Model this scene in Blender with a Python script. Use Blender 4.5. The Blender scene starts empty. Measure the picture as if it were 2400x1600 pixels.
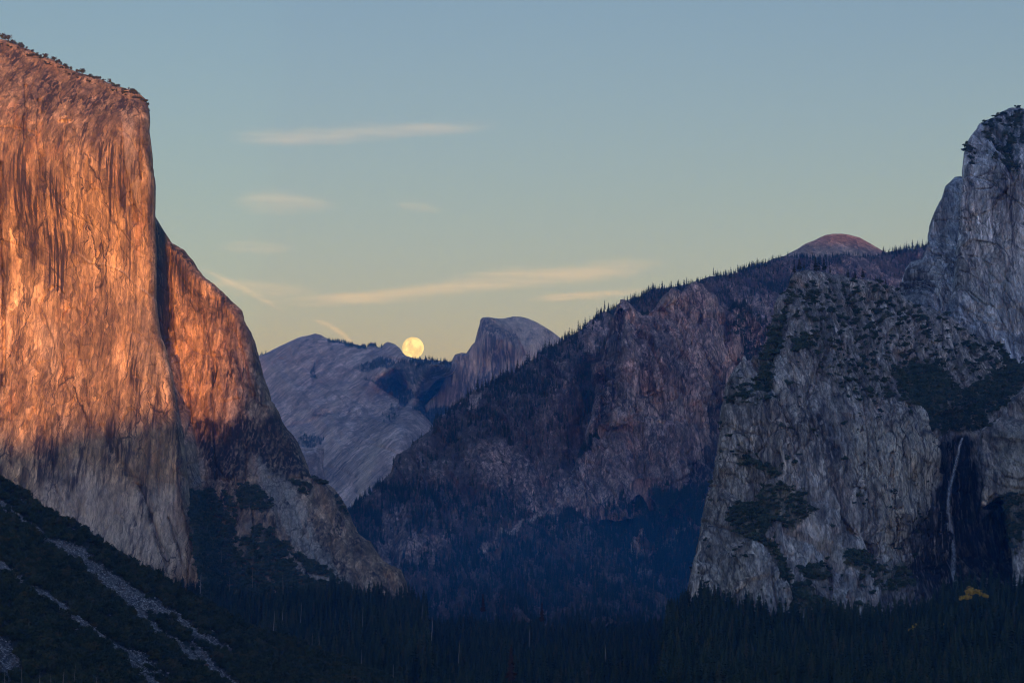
import bpy, math, random
import numpy as np

sc = bpy.context.scene
COL = sc.collection
R = math.radians

# ------------------------------------------------------------------ camera
F = 5413.0            # focal length in pixels of a 2400 px wide picture
HOR = 1285.0          # row of the true horizon
CAMZ = 160.0
PITCH = math.atan((HOR - 800.0) / F)
cd = bpy.data.cameras.new("camera")
cam = bpy.data.objects.new("camera", cd)
COL.objects.link(cam)
cam.location = (0, 0, CAMZ)
cam.rotation_euler = (math.pi / 2 + PITCH, 0, 0)
cd.sensor_width = 36.0
cd.lens = 36.0 * F / 2400.0
cd.clip_start = 1.0
cd.clip_end = 400000.0
sc.camera = cam

# ------------------------------------------------------------------ sun, sky, exposure
SUN_EL = 1.6                       # degrees above the horizon
SUN_DX = -0.12                     # sideways drift of the rays per metre travelled east
SUN_AZ = math.atan2(-SUN_DX, -1.0) # direction towards the sun, in plan (x, y)
ld = bpy.data.lights.new("sun", 'SUN')
ld.energy = 2.9
ld.angle = R(0.53)
ld.color = (1.0, 0.43, 0.12)
lo = bpy.data.objects.new("sun", ld)
COL.objects.link(lo)
_d = np.array([-SUN_DX, -1.0, 0.0]); _d /= np.linalg.norm(_d)
sunv = np.array([_d[0] * math.cos(R(SUN_EL)), _d[1] * math.cos(R(SUN_EL)), math.sin(R(SUN_EL))])
from mathutils import Vector
lo.rotation_euler = Vector(sunv).to_track_quat('Z', 'Y').to_euler()
lo.location = (0, -300, 400)

world = bpy.data.worlds.new("World")
sc.world = world
world.use_nodes = True
wn = world.node_tree.nodes
wl = world.node_tree.links
wn.clear()
w_out = wn.new('ShaderNodeOutputWorld')
w_bg = wn.new('ShaderNodeBackground')
w_sky = wn.new('ShaderNodeTexSky')
w_sky.sky_type = 'NISHITA'
w_sky.sun_disc = False
w_sky.sun_elevation = R(SUN_EL)
w_sky.sun_rotation = math.atan2(sunv[0], sunv[1])
w_sky.air_density = 1.0
w_sky.dust_density = 1.0
w_sky.ozone_density = 1.6
# the colour of the dusk air by height above the horizon
w_tc = wn.new('ShaderNodeTexCoord')
w_sep = wn.new('ShaderNodeSeparateXYZ')
w_ramp = wn.new('ShaderNodeValToRGB')
w_mul = wn.new('ShaderNodeMixRGB'); w_mul.blend_type = 'MULTIPLY'; w_mul.inputs[0].default_value = 1.0
wl.new(w_tc.outputs['Generated'], w_sep.inputs[0])
wl.new(w_sep.outputs['Z'], w_ramp.inputs[0])
cr = w_ramp.color_ramp
WEST = (3.35, 4.1, 5.3)
SKY_TINT = [(0.07, (.545, .56, .82)), (0.15, (.49, .527, .70)), (0.25, (.44, .49, .65)), (1.0, (.42, .50, .66))]
for i, (p, c) in enumerate(SKY_TINT):
    e = cr.elements[i] if i < 2 else cr.elements.new(p)
    e.position = p; e.color = (*c, 1)
wl.new(w_sky.outputs[0], w_mul.inputs[1])
wl.new(w_ramp.outputs[0], w_mul.inputs[2])
# the sunset side of the sky is the brighter one
w_west = wn.new('ShaderNodeMapRange'); w_west.interpolation_type = 'SMOOTHSTEP'
w_west.inputs['From Min'].default_value = 0.25; w_west.inputs['From Max'].default_value = -0.7
w_west.inputs['To Min'].default_value = 0.0; w_west.inputs['To Max'].default_value = 1.0
wl.new(w_sep.outputs['Y'], w_west.inputs['Value'])
w_gain = wn.new('ShaderNodeMixRGB'); w_gain.inputs[1].default_value = (2.0, 2.0, 2.0, 1); w_gain.inputs[2].default_value = (WEST[0], WEST[1], WEST[2], 1)
wl.new(w_west.outputs[0], w_gain.inputs[0])
w_mul2 = wn.new('ShaderNodeVectorMath'); w_mul2.operation = 'MULTIPLY'
wl.new(w_mul.outputs[0], w_mul2.inputs[0]); wl.new(w_gain.outputs[0], w_mul2.inputs[1])
wl.new(w_mul2.outputs[0], w_bg.inputs[0])
w_bg.inputs[1].default_value = 0.15
wl.new(w_bg.outputs[0], w_out.inputs[0])

sc.view_settings.view_transform = 'Standard'
sc.view_settings.look = 'None'
sc.view_settings.exposure = 0.98
sc.view_settings.gamma = 1.0
sc.cycles.max_bounces = 4
sc.cycles.diffuse_bounces = 2
sc.cycles.glossy_bounces = 1
sc.cycles.transparent_max_bounces = 8
sc.cycles.volume_bounces = 1
sc.cycles.use_denoising = True
sc.cycles.denoising_prefilter = 'ACCURATE'
sc.cycles.adaptive_threshold = 0.004
sc.cycles.filter_width = 1.1

# ------------------------------------------------------------------ maths helpers
CP, SP = math.cos(PITCH), math.sin(PITCH)
def W(px, py, Y):
    """the point Y metres east of the camera that stands at (px, py) of the 2400 x 1600 photograph"""
    px = np.asarray(px, float); py = np.asarray(py, float); Y = np.asarray(Y, float)
    a = (px - 1200.0) / F; b = -(py - 800.0) / F
    ry = CP - b * SP
    rz = SP + b * CP
    k = Y / ry
    return np.stack([a * k, np.broadcast_to(Y, k.shape), CAMZ + rz * k], -1)

_rs = np.random.RandomState(7)
_PERM = _rs.permutation(4096).astype(np.int32)
_ang = _rs.rand(4096) * 2 * np.pi
_GX = np.cos(_ang).astype(np.float32); _GY = np.sin(_ang).astype(np.float32)
_RV = _rs.rand(4096, 4).astype(np.float32)
def _h(ix, iy, seed):
    return _PERM[(ix + _PERM[(iy + seed * 131) & 4095]) & 4095]
def gn(x, y, seed=0):
    """2-D gradient noise, about -0.7 .. 0.7"""
    x = np.asarray(x, np.float32); y = np.asarray(y, np.float32)
    fx0 = np.floor(x); fy0 = np.floor(y)
    ix = fx0.astype(np.int32); iy = fy0.astype(np.int32)
    fx = x - fx0; fy = y - fy0
    u = fx * fx * fx * (fx * (fx * 6 - 15) + 10); v = fy * fy * fy * (fy * (fy * 6 - 15) + 10)
    def g(dx, dy):
        h = _h(ix + dx, iy + dy, seed)
        return _GX[h] * (fx - dx) + _GY[h] * (fy - dy)
    a = g(0, 0); b = g(1, 0); c = g(0, 1); d = g(1, 1)
    a = a + (b - a) * u; c = c + (d - c) * u
    return a + (c - a) * v
def fbm(x, y, octv=4, seed=0, gain=0.5):
    s = 0.0; amp = 1.0
    for o in range(octv):
        s = s + amp * gn(x, y, seed + o * 17)
        x = x * 2.03 + 13.1; y = y * 2.03 + 7.7; amp *= gain
    return s
def ridged(x, y, octv=3, seed=0, gain=0.5):
    s = 0.0; amp = 1.0
    for o in range(octv):
        s = s + amp * (0.5 - np.abs(gn(x, y, seed + o * 17)) * 1.6)
        x = x * 2.1 + 3.1; y = y * 2.1 + 9.7; amp *= gain
    return s
def crack(x, y, w, seed=0):
    """1 on thin wandering lines"""
    return np.exp(-(np.abs(gn(x, y, seed)) / w) ** 1.3)
def facets(x, y, seed=0, tilt=1.0):
    """broken rock: every cell of a jittered grid is a plane of its own tilt; also returns closeness to a joint"""
    x = np.asarray(x, np.float32); y = np.asarray(y, np.float32)
    ix = np.floor(x).astype(np.int32); iy = np.floor(y).astype(np.int32)
    best = np.full(x.shape, 9e9, np.float32); sec = best.copy(); val = np.zeros(x.shape, np.float32)
    for dx in (-1, 0, 1):
        for dy in (-1, 0, 1):
            h = _h(ix + dx, iy + dy, seed)
            r = _RV[h]
            px = ix + dx + 0.1 + 0.8 * r[..., 0]; py = iy + dy + 0.1 + 0.8 * r[..., 1]
            ddx = x - px; ddy = y - py
            d = ddx * ddx + ddy * ddy
            v = (r[..., 2] - 0.5) * 2 * ddx * tilt + (r[..., 3] - 0.5) * ddy * tilt + (r[..., 2] * 7.13 % 1 - 0.5) * 0.9
            m = d < best
            sec = np.where(m, best, np.minimum(sec, d))
            val = np.where(m, v, val); best = np.where(m, d, best)
    edge = np.sqrt(sec) - np.sqrt(best)
    return val, edge
def smooth(a, b, x):
    t = np.clip((x - a) / (b - a), 0, 1); return t * t * (3 - 2 * t)

def resample(poly, n):
    p = np.array(poly, float)
    s = np.r_[0, np.cumsum(np.hypot(*np.diff(p, axis=0).T))]
    t = np.linspace(0, s[-1], n)
    return np.stack([np.interp(t, s, p[:, 0]), np.interp(t, s, p[:, 1])], -1)

def seg_dist(px, py, poly, closed=False):
    p = np.array(poly, float)
    if closed: p = np.vstack([p, p[:1]])
    best = np.full(px.shape, 1e18)
    for (x0, y0), (x1, y1) in zip(p[:-1], p[1:]):
        dx, dy = x1 - x0, y1 - y0
        L = dx * dx + dy * dy + 1e-9
        t = np.clip(((px - x0) * dx + (py - y0) * dy) / L, 0, 1)
        d = (px - x0 - t * dx) ** 2 + (py - y0 - t * dy) ** 2
        np.minimum(best, d, out=best)
    return np.sqrt(best)
def inside(px, py, poly):
    p = np.array(poly, float); q = np.roll(p, -1, 0)
    c = np.zeros(px.shape, bool)
    for (x0, y0), (x1, y1) in zip(p, q):
        if y0 == y1: continue
        k = ((y0 > py) != (y1 > py)) & (px < (x1 - x0) * (py - y0) / (y1 - y0) + x0)
        c ^= k
    return c
def area_mask(px, py, poly, soft):
    d = seg_dist(px, py, poly, True)
    d = np.where(inside(px, py, poly), d, -d)
    return smooth(-soft, soft, d)
def line_mask(px, py, poly, w):
    return np.exp(-(seg_dist(px, py, poly) / w) ** 2)

def depth_field(ctrl, px, py, c=70.0):
    ctrl = np.array(ctrl, float)
    X = ctrl[:, :2] / 100.0; c = c / 100.0; n = len(X)
    phi = lambda a, b: np.sqrt(((a[:, None] - b[None]) ** 2).sum(-1) + c * c)
    A = np.zeros((n + 3, n + 3)); A[:n, :n] = phi(X, X)
    A[:n, n] = 1; A[:n, n + 1:] = X; A[n, :n] = 1; A[n + 1:, :n] = X.T
    w = np.linalg.solve(A, np.r_[ctrl[:, 2], 0, 0, 0])
    out = w[n] + w[n + 1] * px / 100.0 + w[n + 2] * py / 100.0
    for i in range(n):
        out = out + w[i] * np.sqrt((px / 100.0 - X[i, 0]) ** 2 + (py / 100.0 - X[i, 1]) ** 2 + c * c)
    return out

# ------------------------------------------------------------------ object helpers
def props(o, label=None, cat=None, group=None, kind=None):
    if label: o["label"] = label
    if cat: o["category"] = cat
    if group: o["group"] = group
    if kind: o["kind"] = kind
    return o
def mesh_np(name, V, Fc, mat=None, smooth_=False, attrs=None):
    V = np.ascontiguousarray(V, np.float32).reshape(-1, 3)
    Fc = np.ascontiguousarray(Fc, np.int32)
    me = bpy.data.meshes.new(name)
    k = Fc.shape[1]
    me.vertices.add(len(V)); me.vertices.foreach_set("co", V.ravel())
    me.loops.add(Fc.size); me.loops.foreach_set("vertex_index", Fc.ravel())
    me.polygons.add(len(Fc))
    me.polygons.foreach_set("loop_start", np.arange(0, Fc.size, k, dtype=np.int32))
    if smooth_: me.polygons.foreach_set("use_smooth", np.ones(len(Fc), bool))
    me.update(calc_edges=True)
    if attrs is not None:
        a = me.color_attributes.new("mask", 'FLOAT_COLOR', 'POINT')
        a.data.foreach_set("color", np.ascontiguousarray(attrs, np.float32).ravel())
    if mat: me.materials.append(mat)
    return me
def link(name, me, parent=None):
    o = bpy.data.objects.new(name, me); COL.objects.link(o)
    if parent: o.parent = parent
    return o

# ------------------------------------------------------------------ materials
def nodes_of(name):
    m = bpy.data.materials.new(name); m.use_nodes = True
    nt = m.node_tree; nt.nodes.clear()
    out = nt.nodes.new('ShaderNodeOutputMaterial')
    b = nt.nodes.new('ShaderNodeBsdfPrincipled')
    nt.links.new(b.outputs[0], out.inputs[0])
    b.inputs['Roughness'].default_value = 0.9
    b.inputs['Specular IOR Level'].default_value = 0.15
    return m, nt, b
class NT:
    def __init__(s, nt, ys=1.0): s.nt = nt; s.ys = ys
    def node(s, t, **kw):
        n = s.nt.nodes.new(t)
        for k, v in kw.items(): setattr(n, k, v)
        return n
    def to(s, a, b): s.nt.links.new(a, b)
    def noise(s, vec, scale, detail=4, rough=0.55, dist=0.0):
        mp = s.node('ShaderNodeMapping'); mp.inputs['Scale'].default_value = (scale[0], scale[1] * s.ys, scale[2])
        s.to(vec, mp.inputs[0])
        n = s.node('ShaderNodeTexNoise'); n.inputs['Scale'].default_value = 1.0
        n.inputs['Detail'].default_value = detail; n.inputs['Roughness'].default_value = rough
        n.inputs['Distortion'].default_value = dist
        s.to(mp.outputs[0], n.inputs['Vector'])
        return n.outputs['Fac']
    def ramp(s, fac, stops):
        r = s.node('ShaderNodeValToRGB')
        for i, (p, c) in enumerate(stops):
            e = r.color_ramp.elements[i] if i < 2 else r.color_ramp.elements.new(p)
            e.position = p; e.color = (*c, 1) if len(c) == 3 else c
        s.to(fac, r.inputs[0]); return r.outputs[0]
    def g(s, v): return (v, v, v)
    def mix(s, fac, a, b, mode='MIX'):
        m = s.node('ShaderNodeMixRGB'); m.blend_type = mode
        for i, v in ((0, fac), (1, a), (2, b)):
            if isinstance(v, (int, float)): m.inputs[i].default_value = v
            elif isinstance(v, tuple): m.inputs[i].default_value = (*v, 1)
            else: s.to(v, m.inputs[i])
        return m.outputs[0]
    def math(s, op, a, b=0.0):
        m = s.node('ShaderNodeMath', operation=op)
        for i, v in ((0, a), (1, b)):
            if isinstance(v, (int, float)): m.inputs[i].default_value = v
            else: s.to(v, m.inputs[i])
        return m.outputs[0]

def rock_mat(name, c1, c2, dark, lite, soil, streak=0.6, slant=0.0, sc_=1.0, blotch=0.5, bump=1.0, contrast=0.65, wet=0.5, vs=1.0, joints=0.7, jw=1.0, rust=(.34, .20, .13), rustk=.35, pale=0.0, slabs=1.0):  # wet also deepens painted shade; ridge rust and soil stand in for sun
    """granite: two tones, vertical water streaks, lichen blotches; painted masks say where dark stain and painted shade, pale rock and soil are"""
    m, nt, b = nodes_of(name); N = NT(nt, .22)
    tc = N.node('ShaderNodeTexCoord').outputs['Object']
    if slant:
        rt = N.node('ShaderNodeMapping'); rt.inputs['Rotation'].default_value = (0, slant, 0)
        N.to(tc, rt.inputs[0]); tc2 = rt.outputs[0]
    else: tc2 = tc
    k = 1.0 / sc_
    big = N.noise(tc, (k / 90, k / 90, k / 140), 5, 0.6, 0.6)
    col = N.mix(N.ramp(big, [(0.36, N.g(0)), (0.64, N.g(1))]), c1, c2)
    mid = N.noise(tc2, (k / 14, k / 14, k / (40 * vs)), 6, 0.65, 0.3)
    col = N.mix(0.75, col, N.ramp(mid, [(0.34, N.g(0.38)), (0.47, N.g(0.9)), (0.53, N.g(1.05)), (0.68, N.g(1.6))]), 'MULTIPLY')
    s1 = N.noise(tc2, (k / 4.5, k / 4.5, k / 170), 4, 0.6, 0.2)
    s1 = N.ramp(s1, [(0.40, N.g(0)), (0.60, N.g(1))])
    s2 = N.noise(tc2, (k / 26, k / 26, k / 320), 3, 0.55, 0.4)
    s2 = N.ramp(s2, [(0.44, N.g(0)), (0.62, N.g(1))])
    bl = N.noise(tc, (k / 55, k / 55, k / 90), 6, 0.7, 1.0)
    bl = N.ramp(bl, [(0.5, N.g(0)), (0.68, N.g(1))])
    st = N.math('MULTIPLY', N.math('MAXIMUM', N.math('MULTIPLY', s1, s2), N.math('MULTIPLY', bl, blotch)), streak)
    # long pale runnels between the dark ones
    if pale:
        pz = N.noise(tc2, (k / 7, k / 7, k / 260), 4, 0.6, 0.3); pz2 = N.noise(tc, (k / 60, k / 60, k / 110), 3)
        col = N.mix(N.math('MULTIPLY', N.math('MULTIPLY', N.ramp(pz, [(0.50, N.g(0)), (0.62, N.g(1))]), N.ramp(pz2, [(0.42, N.g(0)), (0.6, N.g(1))])), pale), col, tuple(min(1, v * 1.45) for v in c2))
    # iron stained patches; on the ridge they also stand in for red sunlight
    ru = N.noise(tc2, (k / 30, k / 30, k / 75), 5, 0.7, 0.8)
    col = N.mix(N.math('MULTIPLY', N.ramp(ru, [(0.54, N.g(0)), (0.66, N.g(1))]), rustk), col, rust)
    # joints and cracks in the rock, two sizes, following a warped block pattern
    wm = N.node('ShaderNodeMapping'); wm.inputs['Scale'].default_value = (k / 22, k / 100, k / 22); N.to(tc2, wm.inputs[0])
    wv = N.node('ShaderNodeTexNoise'); wv.inputs['Scale'].default_value = 1.0; wv.inputs['Detail'].default_value = 4
    N.to(wm.outputs[0], wv.inputs['Vector'])
    ws = N.node('ShaderNodeVectorMath', operation='SCALE'); ws.inputs['Scale'].default_value = 26 / k; N.to(wv.outputs['Color'], ws.inputs[0])
    wa = N.node('ShaderNodeVectorMath', operation='ADD'); N.to(tc2, wa.inputs[0]); N.to(ws.outputs[0], wa.inputs[1])
    def joint(sx, sz, w):
        mp = N.node('ShaderNodeMapping'); mp.inputs['Scale'].default_value = (k / sx, k / sx * .18, k / sz); N.to(wa.outputs[0], mp.inputs[0])
        v = N.node('ShaderNodeTexVoronoi'); v.feature = 'DISTANCE_TO_EDGE'; v.inputs['Scale'].default_value = 1.0; N.to(mp.outputs[0], v.inputs['Vector'])
        return N.ramp(v.outputs['Distance'], [(0.0, N.g(1)), (w, N.g(0))])
    def slab(sx, sz, lo, hi):
        mp = N.node('ShaderNodeMapping'); mp.inputs['Scale'].default_value = (k / sx, k / sx * .18, k / sz); N.to(wa.outputs[0], mp.inputs[0])
        v = N.node('ShaderNodeTexVoronoi'); v.inputs['Scale'].default_value = 1.0; N.to(mp.outputs[0], v.inputs['Vector'])
        sc3 = N.node('ShaderNodeSeparateColor'); N.to(v.outputs['Color'], sc3.inputs[0])
        return N.ramp(sc3.outputs[0], [(0.0, N.g(lo)), (1.0, N.g(hi))])
    col = N.mix(1.0, col, slab(26, 26 * 3.5 * vs, 1 - .3 * slabs, 1 + .3 * slabs), 'MULTIPLY')
    col = N.mix(1.0, col, slab(9, 9 * 2.2 * vs, 1 - .32 * slabs, 1 + .32 * slabs), 'MULTIPLY')
    col = N.mix(1.0, col, slab(4, 4 * 1.6 * vs, 1 - .28 * slabs, 1 + .28 * slabs), 'MULTIPLY')
    j1 = joint(26, 26 * 3.5 * vs, .045 * jw); j2 = joint(9, 9 * 2.2 * vs, .07 * jw)
    jm = N.ramp(big, [(0.4, N.g(.25)), (0.6, N.g(1))])
    jt = N.math('MULTIPLY', N.math('MAXIMUM', j1, N.math('MULTIPLY', j2, .7)), N.math('MULTIPLY', jm, joints))
    at = N.node('ShaderNodeAttribute'); at.attribute_name = "mask"
    sp = N.node('ShaderNodeSeparateColor'); N.to(at.outputs['Color'], sp.inputs[0])
    stain_shade = N.math('MULTIPLY', sp.outputs[1], N.math('ADD', 0.55, N.math('MULTIPLY', s1, 0.6)))
    st = N.math('MINIMUM', N.math('ADD', st, stain_shade), 1.0)
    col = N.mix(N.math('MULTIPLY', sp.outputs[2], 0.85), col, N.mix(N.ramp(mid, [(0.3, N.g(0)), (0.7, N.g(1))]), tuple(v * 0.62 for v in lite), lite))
    col = N.mix(st, col, N.mix(N.math('MULTIPLY', sp.outputs[1], sp.outputs[1]), dark, tuple(v * wet for v in dark)))  # strongest mask goes darker still: wet rock and painted shade
    col = N.mix(jt, col, tuple(v * .6 for v in dark))
    fine = N.noise(tc2, (k / 2.2, k / 2.2, k / (6 * vs)), 5, 0.7, 0.5)
    col = N.mix(contrast, col, N.ramp(fine, [(0.34, N.g(0.35)), (0.5, N.g(1)), (0.66, N.g(1.6))]), 'MULTIPLY')
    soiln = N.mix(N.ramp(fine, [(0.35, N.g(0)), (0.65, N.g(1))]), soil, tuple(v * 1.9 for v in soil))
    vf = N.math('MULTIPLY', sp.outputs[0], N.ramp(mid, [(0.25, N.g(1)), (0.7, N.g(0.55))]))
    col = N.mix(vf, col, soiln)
    N.to(col, b.inputs['Base Color'])
    if bump:
        bn = N.noise(tc2, (k / 5, k / 5, k / (14 * vs)), 8, 0.7, 0.6)
        bp = N.node('ShaderNodeBump'); bp.inputs['Strength'].default_value = 0.9
        bp.inputs['Distance'].default_value = 5.0 * sc_ * bump
        N.to(N.math('SUBTRACT', bn, N.math('MULTIPLY', jt, .5)), bp.inputs['Height']); N.to(bp.outputs[0], b.inputs['Normal'])
    return m

def leaf_mat(name, stops, rough=0.8):
    m, nt, b = nodes_of(name); N = NT(nt)
    oi = N.node('ShaderNodeObjectInfo').outputs['Random']
    tc = N.node('ShaderNodeTexCoord').outputs['Object']
    n = N.noise(tc, (0.35, 0.35, 0.35), 3)
    f = N.math('ADD', N.math('MULTIPLY', oi, 0.75), N.math('MULTIPLY', n, 0.35))
    N.to(N.ramp(f, stops), b.inputs['Base Color'])
    b.inputs['Roughness'].default_value = rough
    return m

# ------------------------------------------------------------------ a mass of rock or ground
class Mass: pass
def mass(name, top, right, bottom, left, nu, nv, ctrl, mat, disp, feats=(), masks=(), rim=None, back='tlr',
         label=None, cat=None, warp=10.0, thick=400.0, c=70.0, ragged=13.0, wings='', wing_k=1.0):
    """Builds one solid landform. The four outline curves (each left->right or top->bottom) are surveyed from the
    photograph, ctrl gives true distances, disp(x, s, z, px, py) the relief in metres towards the viewer."""
    T = resample(top, nu); B = resample(bottom, nu); L = resample(left, nv); Rr = resample(right, nv)
    u = np.linspace(0, 1, nu)[None, :, None]; v = np.linspace(0, 1, nv)[:, None, None]
    P2 = (1 - v) * T[None] + v * B[None] + (1 - u) * L[:, None] + u * Rr[:, None] - (
        (1 - u) * (1 - v) * T[0] + u * (1 - v) * T[-1] + (1 - u) * v * B[0] + u * v * B[-1])
    px, py = P2[..., 0], P2[..., 1]
    Y = depth_field(ctrl, px, py, c)
    # rounded rims
    mpp = Y.mean() / F
    for side, (wpx, amt) in (rim or {}).items():
        d = {'t': py - T[None, :, 1], 'l': px - L[:, None, 0], 'r': Rr[:, None, 0] - px}[side]
        if side == 't': d = np.maximum(d, 0) * np.ones_like(py)
        q = np.clip(1 - d / wpx, 0, 1)
        Y = Y + amt * (1 - np.sqrt(np.maximum(1 - q * q, 0)))
    wx = warp * fbm(px / 45, py / 45, 3, 91); wy = warp * fbm(px / 45, py / 45, 3, 55)
    qx, qy = px + wx, py + wy
    for f in feats:
        if f[0] == 'line': Y = Y + f[3] * line_mask(px + wx * .4, py + wy * .4, f[1], f[2])
        elif f[0] == 'leftwall': Y = Y - f[2] * (1 - np.clip((px - L[:, None, 0]) / f[1], 0, 1))
        elif f[0] == 'area': Y = Y + f[3] * area_mask(px + wx * .4, py + wy * .4, f[1], f[2])
    M = np.zeros(px.shape + (4,)); M[..., 3] = 1
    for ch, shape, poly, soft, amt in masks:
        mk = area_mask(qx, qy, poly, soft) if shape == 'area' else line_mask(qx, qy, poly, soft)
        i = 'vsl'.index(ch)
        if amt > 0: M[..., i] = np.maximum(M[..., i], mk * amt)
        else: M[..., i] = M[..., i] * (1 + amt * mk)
    if ragged:
        v_ = M[..., 0]; rg = fbm(px / ragged, py / (ragged * .75), 5, 63, .65)
        M[..., 0] = np.where((v_ > .02) & (v_ < .985), smooth(.28, .72, v_ + .55 * rg), v_ - (v_ > .9) * .55 * smooth(.30, .55, rg))
    P = W(px, py, Y)
    du = np.gradient(P, axis=1); dv = np.gradient(P, axis=0)
    n = np.cross(dv, du); n /= np.linalg.norm(n, axis=-1, keepdims=True) + 1e-9
    toward = -P.copy(); toward[..., 2] += CAMZ
    n *= np.sign((n * toward).sum(-1, keepdims=True) + 1e-12)
    s = P[..., 0] + 0.08 * P[..., 1]
    D = disp(P[..., 0], s, P[..., 2], px, py, M)
    D = D * (0.22 + 0.78 * smooth(0, 34, py - T[None, :, 1]))
    if rim and 'r' in rim: D = D * (0.35 + 0.65 * smooth(0, 26, Rr[:, None, 0] - px))
    if rim and 'l' in rim: D = D * (0.35 + 0.65 * smooth(0, 22, px - L[:, None, 0]))
    P = P + n * D[..., None]
    # the landform goes on beyond the picture's frame: coarser wings that sink and turn away
    PE, ME = P, M
    for side in wings:
        sg = -1.0 if side == 'l' else 1.0
        e = P[:, 0] if side == 'l' else P[:, -1]; me_ = M[:, 0] if side == 'l' else M[:, -1]
        cols = []
        for k_, d_ in enumerate((14, 40, 80, 130, 200, 290, 400, 530, 690, 880, 1100)):
            d_ = d_ * wing_k
            q_ = e.copy()
            q_[:, 0] += sg * d_
            q_[:, 1] += .25 * d_ + (22 * gn(e[:, 2] / 60, np.full(nv, d_ / 90), 811) + 9 * gn(e[:, 2] / 17, np.full(nv, d_ / 40), 812)) * min(1, d_ / 60)
            q_[:, 2] = -20 + (q_[:, 2] + 20) * (1 - .45 * (d_ / 1100 / wing_k) ** 1.2 + .05 * gn(np.array([d_ / 130.0]), np.array([.5]), 813)[0] * min(1, d_ / 60))
            cols.append(q_)
        wq = np.stack(cols if side == 'r' else cols[::-1], 1); wm_ = np.repeat(me_[:, None], len(cols), 1)
        PE = np.concatenate([PE, wq] if side == 'r' else [wq, PE], 1); ME = np.concatenate([ME, wm_] if side == 'r' else [wm_, ME], 1)
    P0, M0 = P, M; P, M = PE, ME; nu = P.shape[1]
    V = [P.reshape(-1, 3)]; A = [np.clip(M, 0, 1).reshape(-1, 4)]
    idx = np.arange(nu * nv).reshape(nv, nu)
    quads = [np.stack([idx[:-1, :-1], idx[1:, :-1], idx[1:, 1:], idx[:-1, 1:]], -1).reshape(-1, 4)]
    # body behind the rims, out of sight from here but real: top, left and right
    base = nu * nv
    cen = np.array([px.mean(), py.mean()])
    rings = [(0.03, 2), (0.12, 6), (0.35, 20), (1.0, 60)]
    for side in back:
        if side == 't': e, E, m_ = idx[0], P[0], M[0]; inn = np.array([0, 1.0])
        elif side == 'l': e, E, m_ = idx[:, 0], P[:, 0], M[:, 0]; inn = np.array([1.0, 0])
        else: e, E, m_ = idx[:, -1], P[:, -1], M[:, -1]; inn = np.array([-1.0, 0])
        prev = e
        ex = 1200 + F * 0 ; 
        for k, (f1, inpx) in enumerate(rings):
            Yb = E[:, 1] + f1 * thick
            sc1 = Yb / E[:, 1]
            lat = inn[0] if side != 't' else ((1 - 2 * np.linspace(0, 1, len(E))) ** 5 * 1.3 * min(1.0, max(0.0, (np.ptp(T[:, 0]) - 60) / 240)))
            Q = np.stack([E[:, 0] * sc1 + lat * inpx * Yb / F, Yb, CAMZ + (E[:, 2] - CAMZ) * sc1 - inn[1] * inpx * Yb / F], -1)
            V.append(Q); A.append(np.clip(m_, 0, 1))
            cur = base + np.arange(len(Q)); base += len(Q)
            quads.append(np.stack([prev[:-1], prev[1:], cur[1:], cur[:-1]], -1))
            prev = cur
    V = np.vstack(V); A = np.vstack(A)
    me = mesh_np(name, V, np.vstack(quads), mat, False, A)
    o = link(name, me); props(o, label, cat, None, "structure")
    P, M = P0, M0
    r = Mass(); r.P, r.n, r.M, r.px, r.py, r.o = P, n, M, px, py, o
    return r

# ------------------------------------------------------------------ tree and shrub meshes
def conifer_meshes(name, seed, h, w, low, nwh, nbr, leaf, bark, sparse=0.0):
    rs = np.random.RandomState(seed)
    V = []; Fc = []
    for i in range(nwh):
        t = low + (1 - low) * (i + rs.rand() * .6) / nwh
        r = w * h * ((1 - t) / (1 - low)) ** 0.75 * (0.7 + 0.5 * rs.rand()) * (0.75 + 0.25 * min(1, (t - low) * 8)) + 0.012 * h
        a0 = rs.rand() * 6.28
        for j in range(nbr):
            if rs.rand() < sparse: continue
            a = a0 + 6.283 * j / nbr + rs.randn() * .25
            rr = r * (0.6 + 0.55 * rs.rand()); z = t * h + rs.randn() * h * .008
            ca, sa = math.cos(a), math.sin(a); wd = rr * 0.34 + 0.25
            dr = -rr * (0.28 + 0.25 * rs.rand()) * (1 - .6 * t)
            b = len(V)
            V += [(0, 0, z + .02 * h), (ca * rr * .55 - sa * wd, sa * rr * .55 + ca * wd, z + dr * .45),
                  (ca * rr, sa * rr, z + dr), (ca * rr * .55 + sa * wd, sa * rr * .55 - ca * wd, z + dr * .45),
                  (ca * rr * .6, sa * rr * .6, z - rr * .35 + dr * .4)]
            Fc += [(b, b + 1, b + 2), (b, b + 2, b + 3), (b, b + 4, b + 2)]
    cr_ = mesh_np(name + "_crown", np.array(V), np.array(Fc), leaf)
    n = 6; V = []; Fc = []
    rings = [(0, .011), (.3, .009), (.7, .005), (1.0, .0008)]
    for z, r in rings:
        for k in range(n): V.append((math.cos(k * 6.283 / n) * r * h, math.sin(k * 6.283 / n) * r * h, z * h * .99))
    for a in range(len(rings) - 1):
        for k in range(n):
            p = a * n + k; q = a * n + (k + 1) % n
            Fc.append((p, q, q + n, p + n))
    tr = mesh_np(name + "_trunk", np.array(V), np.array(Fc), bark)
    return cr_, tr
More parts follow.
